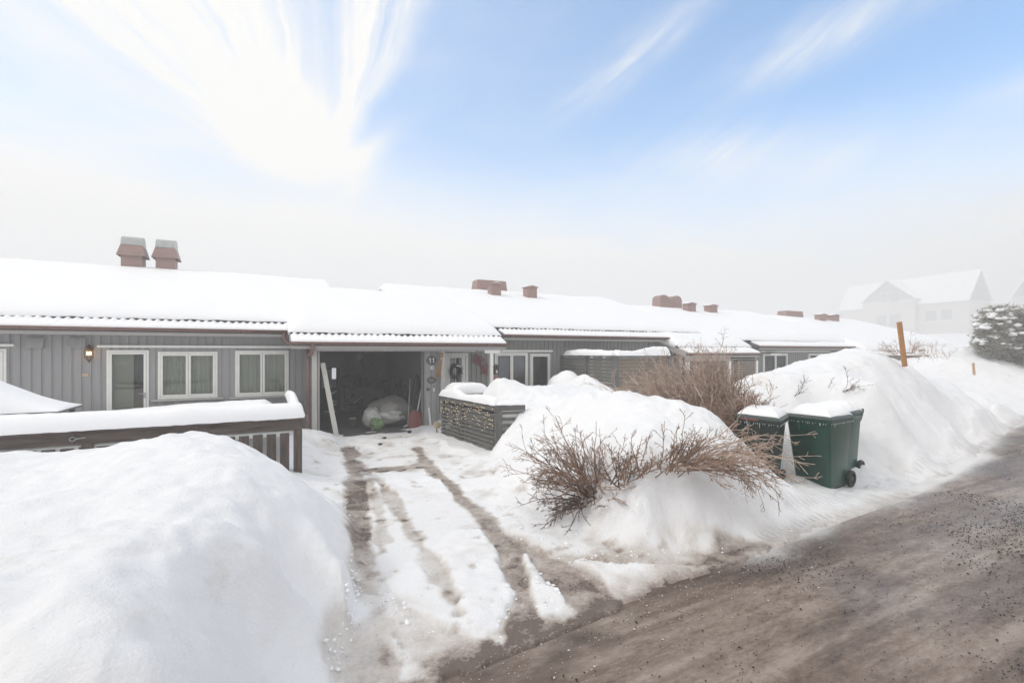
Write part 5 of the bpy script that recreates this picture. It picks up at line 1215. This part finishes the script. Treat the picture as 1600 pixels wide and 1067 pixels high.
# round snow-topped thing behind
p = atY(893, 605, 11.6); vs, fs = blob((p.x, 11.9, .95), (.55, .5, .50), 8, .05, 4)
e = empty('garden_barrel', (p.x, 11.9, 0), 'round snow-topped garden barrel standing left of the tall screen', 'barrel')
MB().add(vs, fs).build('snow_cap', M['roofsnow'], e, smooth=True); MB().tube([(p.x, 11.9, .2), (p.x, 11.9, .62), (p.x, 11.9, .9)], [.36, .42, .38], 20).build('barrel_body', M['darkslat'], e)

# ------------------------------------------------------------------ wheelie bins
def rrect(w_, d_, r, n=4, y0=0):
    pts = []
    for cx_, cy_, a0 in ((w_ / 2 - r, d_ / 2 - r, 0), (-w_ / 2 + r, d_ / 2 - r, 90), (-w_ / 2 + r, -d_ / 2 + r, 180), (w_ / 2 - r, -d_ / 2 + r, 270)):
        for k in range(n + 1): t = R_(a0 + 90 * k / n); pts.append((cx_ + r * math.cos(t), cy_ + y0 + r * math.sin(t)))
    return pts
def loft(mb, secs, cap=True):
    n = len(secs[0][0]); vs = []
    for pl, z in secs: vs += [(x_, y_, z) for x_, y_ in pl]
    fs = [(i * n + j, i * n + (j + 1) % n, (i + 1) * n + (j + 1) % n, (i + 1) * n + j) for i in range(len(secs) - 1) for j in range(n)]
    if cap: fs += [tuple(range(n))[::-1], tuple(range((len(secs) - 1) * n, len(secs) * n))]
    return mb.add(vs, fs)
def wheelie(loc, rz, w_, d_, h, m, label, seed, redhandle=False, tilt=0):
    """front = -Y local, back with wheels and handle = +Y local"""
    e = empty('wheelie_bin', loc, label, 'bin', 'wheelie bins in the snow by the road'); e.rotation_euler = (0, tilt, rz)
    def B(mb, nm, mm, **k):
        o = mb.build(nm, mm, None, **k); o.parent = e; return o
    q = MB()
    secs = []
    for t in (0, .02, .3, .7, .93, .97, 1.0):
        s = .80 + .20 * t; z = .04 + (h - .12) * t; ww = w_ * s; ddp = d_ * (.74 + .26 * t); yo = d_ / 2 - ddp / 2 - .03 * (1 - t)
        if t in (.97,): ww += .0
        secs.append((rrect(ww, ddp, .055, 4, yo), z))
    loft(q, secs)
    body = B(q, 'body', m, smooth=False, bevel=.0)
    body.data.polygons.foreach_set('use_smooth', [len(p_.vertices) == 4 for p_ in body.data.polygons])
    zr = h - .10
    q = MB(); loft(q, [(rrect(w_ + .05, d_ + .05, .06), zr), (rrect(w_ + .05, d_ + .05, .06), zr + .045)]); rim = B(q, 'rim', m, bevel=.006)
    for s in (-.10, .03): B(MB().box(s * w_ * 2 - .010, s * w_ * 2 + .010, -d_ / 2 - .010, -d_ / 2 + .02, zr - (.15 if s < 0 else .2), zr - .001), 'front_rib', m)
    # lid: shallow dome, hinged at the back
    q = MB(); loft(q, [(rrect(w_ + .07, d_ + .08, .07, 4, -.0), zr + .047), (rrect(w_ + .07, d_ + .08, .07, 4), zr + .065), (rrect(w_ - .02, d_ - .02, .07), zr + .095), (rrect(w_ * .6, d_ * .6, .06), zr + .108)])
    lid = B(q, 'lid', M['binEdge'], bevel=.004)
    # handle bar and brackets at the back
    q = MB(); yb = d_ / 2 + .13; q.tube([(-w_ / 2 + .02, yb, h - .02), (w_ / 2 - .02, yb, h - .02)], .018, 8)
    for s in (-1, -.35, .35, 1): q.prism([(d_ / 2 - .03, zr - .10), (d_ / 2 + .02, zr - .10), (yb + .015, h - .03), (yb + .01, h - .002), (d_ / 2, zr + .05)], 'x', s * (w_ / 2 - .03) - .012, s * (w_ / 2 - .03) + .012)
    B(q, 'handle_bar', m)
    # axle and two wheels
    q = MB().tube([(-w_ / 2 + .02, d_ / 2 + .01, .10), (w_ / 2 - .02, d_ / 2 + .01, .10)], .012, 8); B(q, 'axle', M['steel'])
    for s in (-1, 1):
        x_ = s * (w_ / 2 - .025); t_ = MB(); n = 24; r1, r0 = .125, .085; prof = [(r0, -.028), (r1 - .008, -.028), (r1, -.015), (r1, .015), (r1 - .008, .028), (r0, .028)]; vs = []
        for i in range(n):
            a = 2 * math.pi * i / n; vs += [(x_ + dx3, d_ / 2 + .01 + r * math.cos(a), .118 + r * math.sin(a)) for r, dx3 in prof]
        k = len(prof); t_.add(vs, [(i * k + j, i * k + (j + 1) % k, ((i + 1) % n) * k + (j + 1) % k, ((i + 1) % n) * k + j) for i in range(n) for j in range(k)])
        tyre = B(t_, 'wheel', M['rubber'], smooth=True)
        hb = MB(); hb.tube([(x_ - .022, d_ / 2 + .01, .118), (x_ + .022, d_ / 2 + .01, .118)], .03, 12)
        for i in range(6): a = i * math.pi / 3; hb.bar((x_, d_ / 2 + .01, .118), (x_, d_ / 2 + .01 + .09 * math.cos(a), .118 + .09 * math.sin(a)), .02, .012)
        hb = hb.build('hub', M['binEdge'], None); hb.parent = tyre
    # foot bar
    B(MB().box(-w_ / 2 * .8, w_ / 2 * .8, -d_ * .28, d_ / 2 - .05, .012, .045), 'base_rim', M['rubber'], bevel=.006)
    # snow on the lid
    nx_ = 44; sx = np.linspace(-w_ / 2 - .0, w_ / 2 + .0, nx_); sy = np.linspace(-d_ / 2 + .03, d_ / 2 + .02, 44); XX, YY = np.meshgrid(sx, sy)
    dd_ = np.clip(np.minimum(np.minimum(XX - sx[0], sx[-1] - XX) / .26, np.minimum(YY - sy[0], sy[-1] - YY) / .34), 0, 1)
    wob = np.clip(fbm(XX, YY, .2, seed, 4) * .9 + .5, 0, 1)
    zb3 = zr + .07 + .03 * np.clip(dd_ * 2, 0, 1); top = zb3 + (np.sqrt(1 - (1 - dd_) ** 2) * .13 * (1 + .4 * fbm(XX, YY, .3, seed + 1, 3))) - .02 * (1 - dd_) * (wob > .62)
    s_ = grid_mesh('snow_cap', XX, YY, top, M['roofsnow'], None, skirt=zb3 - .02); s_.parent = e
    # row of small icicles under the rim
    q = MB(); rn = random.Random(seed)
    for side in range(4):
        for k in range(16):
            t = (k + rn.random()) / 16 - .5; l = rn.uniform(.008, .03) * (2.4 if rn.random() < .12 else 1)
            x_, y_ = [(t * w_, -d_ / 2 - .022), (t * w_, d_ / 2 + .022), (-w_ / 2 - .022, t * d_), (w_ / 2 + .022, t * d_)][side]
            q.tube([(x_, y_, zr + .002), (x_, y_, zr - l)], [.0045, .001], 4)
    o = B(q, 'icicle_fringe', M['ice']); o['kind'] = 'stuff'
    if redhandle: B(MB().box(-w_ / 2 * .75, w_ / 2 * .1, -d_ / 2 - .060, -d_ / 2 - .040, zr + .035, zr + .055), 'lid_grip', M['redlid'], bevel=.008)
    return e
wheelie((7.42, 4.26, .015), R_(-84), .60, .74, 1.10, M['binGreen'], 'nearest green wheelie bin, its whole front clear of snow', 61)
wheelie((8.46, 4.62, -.02), R_(-82), .58, .72, 1.10, M['binGreen'], 'green wheelie bin hidden behind the nearest one, only lid and back edge showing', 62)
wheelie((6.42, 4.54, .06), R_(-66), .55, .62, 1.08, M['binDark'], 'dark smaller wheelie bin at the left, half behind bush twigs', 63, True, R_(2))

# ------------------------------------------------------------------ leafless shrubs
def grow(mb, p, d, L, r, rnd, depth=0, seg=6, droop=0.0, up=.0, side_n=7, jit=.13, zmin=None):
    pts = [Vector(p)]; d = Vector(d).normalized(); dirs = []
    for i in range(seg):
        d = (d + Vector((rnd.gauss(0, jit), rnd.gauss(0, jit), rnd.gauss(0, jit) + up / seg - droop / seg))).normalized()
        pts.append(pts[-1] + d * (L / seg)); dirs.append(d)
    rs = [max(r * (1 - .68 * i / seg), .0030) for i in range(seg + 1)]
    mb.tube(pts, rs, 3, caps=False)
    if depth < 2 and L > .05:
        n = side_n if depth == 0 else max(2, side_n // 2)
        for k in range(n):
            t = rnd.uniform(.22, .97) * seg; i = min(int(t), seg - 1); q = pts[i].lerp(pts[i + 1], t - i)
            ax = dirs[i]; s_ = ax.orthogonal().normalized(); s_.rotate(Matrix.Rotation(rnd.random() * 6.28, 3, ax))
            nd_ = (ax * 1.0 + s_ * rnd.uniform(.5, 1.25)).normalized()
            grow(mb, q, nd_, L * rnd.uniform(.18, .38) * (1.1 - t / seg * .4), rs[i] * .7, rnd, depth + 1, 3, droop * .3, up * .3, side_n, jit * 1.1)
def shrub(name, label, clumps, group=None, cat='shrub'):
    e = empty(name, clumps[0]['o'], label, cat, group)
    for cnum, cl_ in enumerate(clumps):
        rnd = random.Random(cl_.get('seed', cnum)); q = MB()
        o = Vector(cl_['o']); dr = Vector(cl_['d']).normalized()
        for k in range(cl_['n']):
            d = dr + Vector((rnd.gauss(0, 1), rnd.gauss(0, 1), rnd.gauss(0, 1))) * cl_['spread']
            of = Vector((rnd.gauss(0, cl_['r'][0]), rnd.gauss(0, cl_['r'][1]), rnd.gauss(0, cl_['r'][2])))
            grow(q, o + of, d, cl_['L'] * rnd.uniform(.55, 1.12), cl_.get('rad', .0085), rnd, 0, 6, cl_.get('droop', 0), cl_.get('up', .1), cl_.get('side', 6))
        q.build('branches', M[cl_.get('m', 'twig')], e)
    return e
def G3(u, v, z): p = atZ(u, v, z); return (p.x, p.y, z)
Rt = Vector((CA, -SA, 0)); Fw = Vector((SA, CA, 0)); Up = Vector((0, 0, 1))
def dirv(r, u_, f=0): return tuple(Rt * r + Up * u_ + Fw * f)
S1 = [dict(o=G3(925, 772, .34), d=dirv(-.75, .62, 0), n=29, spread=0.300, r=(.08, .08, .05), L=1.0, m='twig', seed=1, droop=.3),
      dict(o=G3(915, 775, .32), d=dirv(-.9, .15, -.1), n=18, spread=0.350, r=(.07, .07, .05), L=.75, m='twigdark', rad=.010, seed=2, droop=.25),
      dict(o=G3(925, 765, .38), d=dirv(-.25, .9, -.1), n=18, spread=0.325, r=(.09, .08, .05), L=.85, m='twig', seed=3, droop=.1),
      dict(o=G3(920, 775, .30), d=dirv(-.3, .1, -.8), n=18, spread=0.625, r=(.12, .10, .05), L=.36, m='twigdark', rad=.010, seed=4, droop=.2),
      dict(o=G3(930, 758, .48), d=dirv(.4, .35, -.6), n=10, spread=0.438, r=(.08, .08, .05), L=.42, m='twigpale', seed=5),
      dict(o=G3(870, 740, .46), d=dirv(-.8, -.1, -.3), n=7, spread=0.375, r=(.05, .05, .04), L=.50, m='twig', seed=6, droop=.8)]
shrub('bare_shrub', 'bare brown shrub fanning left, its foot dark, at the driveway side of the centre mound', S1)
S2 = [dict(o=G3(1000, 742, .68), d=dirv(.05, .9, -.2), n=24, spread=0.500, r=(.14, .06, .04), L=.46, m='twig', seed=7),
      dict(o=G3(960, 752, .60), d=dirv(.1, .8, -.1), n=12, spread=0.525, r=(.08, .06, .04), L=.38, m='twigdark', rad=.010, seed=8),
      dict(o=G3(1050, 735, .74), d=dirv(.45, .75, -.1), n=16, spread=0.375, r=(.10, .06, .04), L=.58, m='twig', seed=9)]
shrub('bare_shrub', 'low upright bare shrub in the middle of the snow mound between two spreading ones', S2)
S3 = [dict(o=G3(1085, 725, .82), d=dirv(.95, .34, .0), n=29, spread=0.150, r=(.10, .10, .035), L=1.05, m='twigpale', seed=10, droop=.45, up=.0),
      dict(o=G3(1075, 728, .80), d=dirv(.95, .10, -.05), n=12, spread=0.150, r=(.10, .08, .03), L=.95, m='twig', seed=11, droop=.55, up=0),
      dict(o=G3(1060, 728, .80), d=dirv(.5, .7, 0), n=9, spread=0.275, r=(.1, .06, .04), L=.6, m='twig', seed=12)]
shrub('bare_shrub', 'pale frosted shrub reaching right across the mound to the dark bin', S3)
def D3(u, v, d): return tuple(atD(u, v, d))
S4 = [dict(o=D3(1115, 668, 8.0), d=dirv(-.40, 1.0, .2), n=150, spread=.24, r=(.36, .26, .06), L=1.30, m='twigpale', seed=13, rad=.013, side=6, up=.2),
      dict(o=D3(1072, 655, 8.1), d=dirv(-.75, .75, .2), n=95, spread=.25, r=(.30, .2, .06), L=1.05, m='twigpale', seed=14, rad=.013, side=6, up=.2),
      dict(o=D3(1130, 675, 7.9), d=dirv(-.10, 1.0, .1), n=60, spread=.22, r=(.25, .2, .06), L=1.0, m='twig', seed=15, rad=.012)]
shrub('bare_shrub', 'tallest bare shrub, pale with frost, in front of the tall slatted screen', S4)
S5 = [dict(o=D3(1165, 672, 7.6), d=dirv(-.1, 1, 0), n=60, spread=.40, r=(.22, .12, .05), L=.72, m='twig', seed=16, rad=.007),
      dict(o=D3(1155, 672, 7.5), d=dirv(-.6, .8, 0), n=36, spread=.25, r=(.15, .12, .05), L=.70, m='twigpale', seed=17, rad=.007),
      dict(o=D3(1140, 668, 7.0), d=dirv(-.5, .3, -.3), n=26, spread=.35, r=(.12, .1, .05), L=.5, m='twig', seed=18, rad=.007)]
shrub('bare_shrub', 'bushy bare shrub right behind the dark smaller bin', S5)
for k, (u, v, d, L_, dd3, n, lab) in enumerate(((1246, 618, 8.6, .42, (.5, 1), 3, 'single bare twig poking from the snow above the nearest bin'), (1316, 612, 8.9, .55, (.9, .5), 5, 'forked bare twig lying on the big snow pile'), (1296, 608, 9.2, .2, (.6, .4), 2, 'tiny bare twig left of the forked one on the big pile'), (1400, 553, 11.4, .5, (-.7, .5), 12, 'small bare shrub left of the tall orange stake'), (1425, 553, 12.2, .5, (.4, .8), 9, 'small bare shrub right of the tall orange stake'), (964, 622, 9.5, .9, (-.75, .62), 3, 'long bare twig before the tall slatted screen'))):
    p = atD(u, v, d)
    shrub('bare_twig' if k in (0, 2) else 'bare_shrub', lab, [dict(o=tuple(p), d=dirv(dd3[0], dd3[1]), n=n, spread=.28, r=(.05, .04, .02), L=L_, m='twigdark' if k < 3 else 'twigpale', seed=30 + k, side=5, rad=.006)])
for k, (u, v) in enumerate(((1150, 588), (1180, 580))): pass
p = atD(1462, 553, 20); shrub('bare_shrub', 'row of thin misty twigs before the farthest house end', [dict(o=tuple(atD(1450, 560, 20)), d=dirv(.0, 1), n=26, spread=.35, r=(.7, .3, .05), L=.7, m='twigpale', seed=50, rad=.009)])

# ------------------------------------------------------------------ stakes
def stake(u, v0, v1, d, wd, label, m, lean):
    a = atD(u, v1, d); b = atD(u + lean, v0, d); e = b - a; a = a - e * .18
    return tag(MB().bar(a, b, wd, wd * .45, up=tuple(Fw)).build('marker_stake', M[m], bevel=.004), label, 'stake', 'wooden snow stakes')
stake(1412.5, 503, 562, 11.3, .105, 'tall orange-brown wooden stake on top of the big snow pile', 'stake', -7.5)
stake(1522, 567, 583, 18.0, .085, 'short pale orange stake on the far snow bank', 'stake2', -1.5)

# ------------------------------------------------------------------ evergreen shrub on the far bank
ev = empty('evergreen_shrub', tuple(atD(1572, 549, 23)), 'rounded evergreen shrub dusted with snow at the right edge', 'shrub')
base = atD(1574, 552, 23); rnd = random.Random(21); nm = MB(); sn = MB()
lobes = []
for (u, v, r) in ((1540, 540, .55), (1565, 545, .7), (1600, 545, .8), (1640, 545, .8), (1545, 510, .62), (1560, 497, .62), (1585, 500, .7), (1550, 530, .70), (1578, 528, .85), (1605, 520, .85), (1600, 500, .65), (1628, 510, .8), (1625, 535, .9), (1532, 520, .35), (1650, 520, .7)):
    p = atD(u, v, 23) + Fw * rnd.uniform(-.3, .4); lobes.append((p, r))
for p, r in lobes:
    for k in range(int(700 * r)):
        t = Vector((rnd.gauss(0, 1), rnd.gauss(0, 1), rnd.gauss(0, 1))).normalized(); q = p + t * r * rnd.uniform(.5, 1.0) * (1 + .22 * math.sin(t.x * 7 + r * 9) * math.sin(t.z * 8 + r * 5))
        ax = (t + Vector((0, 0, .7)) + Vector((rnd.gauss(0, .35), rnd.gauss(0, .35), rnd.gauss(0, .35)))).normalized()
        for j in range(7):
            dd4 = (ax + Vector((rnd.gauss(0, .5), rnd.gauss(0, .5), rnd.gauss(0, .5)))).normalized(); l = rnd.uniform(.08, .22) * (1.7 if rnd.random() < .12 else 1); s_ = dd4.orthogonal().normalized() * .024
            nm.add([q - s_, q + s_, q + dd4 * l], [(0, 1, 2)])
    for k in range(int(36 * r)):
        t = Vector((rnd.gauss(0, 1), rnd.gauss(0, 1) , abs(rnd.gauss(0, .9)) + .15)).normalized(); q = p + t * r * .93; s = rnd.uniform(.06, .15)
        vs, fs = blob(tuple(q), (s * 1.7, s * 1.4, s * .65), k, .3, 2); sn.add(vs, fs)
nm.build('foliage', M['needle'], ev); so_ = sn.build('snow_clumps', M['roofsnow'], ev, smooth=True); so_['kind'] = 'stuff'
MB().tube([tuple(base - Vector((0, 0, .5))), tuple(base + Vector((.1, 0, .7))), tuple(base + Vector((0, 0, 1.4)))], [.10, .07, .03], 8).build('trunk', M['bark'], ev)

# ------------------------------------------------------------------ misty villa on the hill
DV = 165.0
P1 = atD(1440, 475, DV); P2 = atD(1515, 468, DV * .92)
ax_ = (P2 - P1); ax_.z = 0; ax_.normalize(); nv = Vector((-ax_.y, ax_.x, 0))
if nv.dot(Fw) < 0: nv = -nv
VM = Matrix((( ax_.x, nv.x, 0, P1.x), (ax_.y, nv.y, 0, P1.y), (0, 0, 1, 0), (0, 0, 0, 1)))
vl = empty('villa', tuple(P1.xy) + (5,), 'large pale villa with steep snowy roofs, almost lost in the mist', 'house')
def lx(u, v, off_=0):      # local x, z of a pixel on the facade plane shifted back by off_
    o = Vector((0, 0, EYE)); r = (u - 800) / FPX; d = (Fw + Rt * r + Up * (-(v - HZ) / FPX)); pl = P1 + nv * off_
    t = (pl - o).dot(nv) / d.dot(nv); h = o + d * t; return (h - P1).dot(ax_), h.z
xe, ze_ = lx(1515, 468); zr_ = lx(1535, 421, 5)[1]; zb_v = lx(1500, 524)[1] - 1.0; zev = lx(1440, 475)[1]
x0v = lx(1312, 470)[0]; x1v = xe; Dv = 10.0; ze_ = zev
V = lambda mb: mb
vb = MB(); vb.box(x0v + .4, x1v, 0, Dv, zb_v, ze_, VM); vb.build('wall', M['villa'], vl)
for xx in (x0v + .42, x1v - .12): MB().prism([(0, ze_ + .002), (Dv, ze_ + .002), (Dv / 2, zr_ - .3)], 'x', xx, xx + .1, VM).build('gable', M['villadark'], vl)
MB().prism([(-.7, ze_ - .15), (Dv / 2, zr_ - .05), (Dv + .7, ze_ - .15), (Dv + .7, ze_ + .15), (Dv / 2, zr_ + .3), (-.7, ze_ + .15)], 'x', x0v, x1v + .4, VM).build('roof', M['roofsnow'], vl)
ga, gza = lx(1347, 474, -2); gb, gzb = lx(1432, 465, -2); gm = (ga + gb) / 2; gz = lx(1384, 438, -2)[1]; ge = (gza + gzb) / 2
MB().box(ga + .5, gb - .5, -2.2, -.001, zb_v, ge, VM).build('bay_wall', M['villa'], vl)
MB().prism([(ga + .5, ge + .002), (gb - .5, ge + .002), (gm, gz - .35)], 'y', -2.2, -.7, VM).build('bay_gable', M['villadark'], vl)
MB().prism([(ga - .2, ge - .25), (gm, gz - .2), (gb + .2, ge - .25), (gb + .2, ge + .05), (gm, gz + .15), (ga - .2, ge + .05)], 'y', -2.9, Dv / 2, VM).build('bay_roof', M['roofsnow'], vl)
MB().box(ga + .5, gb - .5, -2.9, -2.21, lx(1390, 474, -2.2)[1] - .12, lx(1390, 474, -2.2)[1] + .02, VM).build('balcony_edge', M['trim'], vl)
for (u0, u1, v0, v1, off_, nm2) in ((1376, 1386, 459, 472, -2.2, 1), (1392, 1406, 458, 471, -2.2, 1), (1369, 1386, 493, 512, -2.2, 2), (1390, 1408, 491, 510, -2.2, 2), (1446, 1464, 486, 501, 0, 1), (1470, 1488, 484, 499, 0, 1)):
    a, z1 = lx(u0, v0, off_); b, z0 = lx(u1, v1, off_)
    f = MB().box(a - .15, b + .15, off_ - .08, off_ - .002, z0 - .15, z1 + .15, VM).build('window', M['whitewash'], vl)
    o = MB().box(a, b, off_ - .10, off_ - .085, z0, z1, VM).build('pane', M['villaglass']); o.parent = f; o.matrix_parent_inverse = Matrix.Identity(4)
a, z = lx(1437, 497); MB().box(lx(1440, 500)[0], x1v + .05, -.12, -.002, lx(1480, 501)[1] - .25, lx(1480, 501)[1] - .1, VM).build('belt_board', M['trim'], vl)
cz = zr_ + .1; MB().box(lx(1386, 430, 5)[0], lx(1394, 430, 5)[0], 4, 4.9, cz - 1.2, cz + .5, VM).build('chimney', M['villadark'], vl)
# second villa further right
v2 = empty('villa', tuple((P1 + ax_ * 18).xy) + (5,), 'second pale villa at the right edge, dissolving in the mist', 'house')
a2 = xe + 7.5; MB().box(a2, a2 + 12, 6, 15, zb_v, ze_, VM).build('wall', M['villa'], v2); MB().prism([(a2 - .6, ze_), (a2 + 12.6, ze_), (a2 + 6, zr_ + .4)], 'y', 5.5, 15.5, VM).build('roof', M['roofsnow'], v2)
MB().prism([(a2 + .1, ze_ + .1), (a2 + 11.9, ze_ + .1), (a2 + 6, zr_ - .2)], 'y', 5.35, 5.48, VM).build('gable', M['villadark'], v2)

# ------------------------------------------------------------------ grit on the road
rnd = random.Random(99); gr = MB(); ig = MB()
def pebble(mb, x_, y_, z_, s, fl):
    a = rnd.random() * 6.28; ca_, sa_ = math.cos(a), math.sin(a); k = rnd.uniform(.5, .9)
    pts = [(s, 0, 0), (0, s * k, 0), (-s * rnd.uniform(.7, 1.1), 0, 0), (0, -s * k, 0), (0, 0, s * fl), (0, 0, -s * .3)]
    mb.add([(x_ + px_ * ca_ - py_ * sa_, y_ + px_ * sa_ + py_ * ca_, z_ + pz_) for px_, py_, pz_ in pts], [(0, 1, 4), (1, 2, 4), (2, 3, 4), (3, 0, 4), (1, 0, 5), (2, 1, 5), (3, 2, 5), (0, 3, 5)])
n = 0
while n < 21000:
    x_ = rnd.uniform(1.5, 9) if rnd.random() < .62 else rnd.uniform(0.8, 14) if rnd.random() < .8 else rnd.uniform(10, 24); tt = rnd.random() ** .8 * 3.3; y_ = float(road_edge(x_)) - .05 - tt
    dens = .06 + .94 * float(np.clip(fbm(np.array([x_ * 1.0]), np.array([y_]), .9, 81, 3)[0] * 1.7 + .12 + .35 * np.clip(tt - .9, 0, .8), 0, 1))
    if rnd.random() > dens: 
        n += .25; continue
    pebble(gr, x_, y_, .012, rnd.uniform(.0045, .009) * (1.6 if rnd.random() < .10 else 1), .8); n += 1
for k in range(50):
    u, v = rnd.choice(((570, 1000), (600, 960), (590, 1030), (560, 1040), (860, 930), (1000, 900))); p = atZ(u + rnd.gauss(0, 25), v + rnd.gauss(0, 25), 0); pebble(gr, p.x, p.y, ground_z(p.x, p.y) + .004, .005, .7)
tag(gr.build('road_grit', M['grit']), 'black grit strewn over the icy brown road', 'grit', kind='stuff')
for k in range(600):
    x_ = rnd.uniform(.6, 12) if k % 2 else rnd.uniform(.6, 4.5); tt = abs(rnd.gauss(0, .28)); y_ = float(road_edge(x_)) - tt + .05; pebble(ig, x_, y_, .008, rnd.uniform(.003, .007) * (2.2 if rnd.random() < .05 else 1), .6)
tag(ig.build('ice_crumbs', M['icegrit']), 'pale ice crumbs along the road edge', 'ice crumbs', kind='stuff')
cr = MB()
LN = [([(548, 880), (552, 930), (545, 985), (520, 1040)], 7, 4), ([(585, 875), (600, 930), (650, 975), (730, 1008), (790, 1010)], 6, 5), ([(795, 1000), (795, 920)], 8, 2), ([(835, 900), (845, 970), (885, 985)], 7, 3), ([(890, 960), (850, 900)], 5, 1.5),
      ([(655, 735), (700, 790), (770, 860)], 4, 1.5), ([(720, 745), (790, 815), (870, 862), (960, 872)], 9, 3.5), ([(960, 868), (1080, 866), (1180, 852), (1260, 815)], 5, 3), ([(510, 700), (535, 760), (548, 820)], 5, 2), ([(860, 800), (920, 840), (1040, 850)], 12, 2)]
wsum = sum(l[2] for l in LN)
for pl_, jt, wt in LN:
    for k in range(int(650 * wt / wsum)):
        i = rnd.randrange(len(pl_) - 1); t = rnd.random(); u = pl_[i][0] * (1 - t) + pl_[i + 1][0] * t + rnd.gauss(0, jt); v = pl_[i][1] * (1 - t) + pl_[i + 1][1] * t + rnd.gauss(0, jt)
        p = atZ(u, v, .03); r = .005 + .012 * rnd.random() ** 2.5 + (.018 * rnd.random() if rnd.random() < .06 else 0)
        vs, fs = blob((p.x, p.y, ground_z(p.x, p.y) + r * .15), (r * rnd.uniform(.8, 1.6), r * rnd.uniform(.8, 1.6), r * rnd.uniform(.5, .8)), k, .5, 1); cr.add(vs, fs)
tag(cr.build('snow_crumbs', M['roofsnow'], smooth=True), 'loose lumps of snow beside the wheel tracks', 'snow lumps', kind='stuff')

# ------------------------------------------------------------------ haze
hz = MB().box(-290, 290, -290, 290, -1.3, 31.0).build('haze', bpy.data.materials.new('haze_air')); hm = hz.data.materials[0]; hm.use_nodes = True
t = hm.node_tree; t.nodes.clear(); o_ = t.nodes.new('ShaderNodeOutputMaterial'); pv = t.nodes.new('ShaderNodeVolumePrincipled')
pv.inputs['Color'].default_value = (.89, .885, .88, 1); pv.inputs['Density'].default_value = .0080; pv.inputs['Anisotropy'].default_value = .1
t.links.new(pv.outputs[0], o_.inputs['Volume']); hz['kind'] = 'stuff'; hz.display_type = 'WIRE'
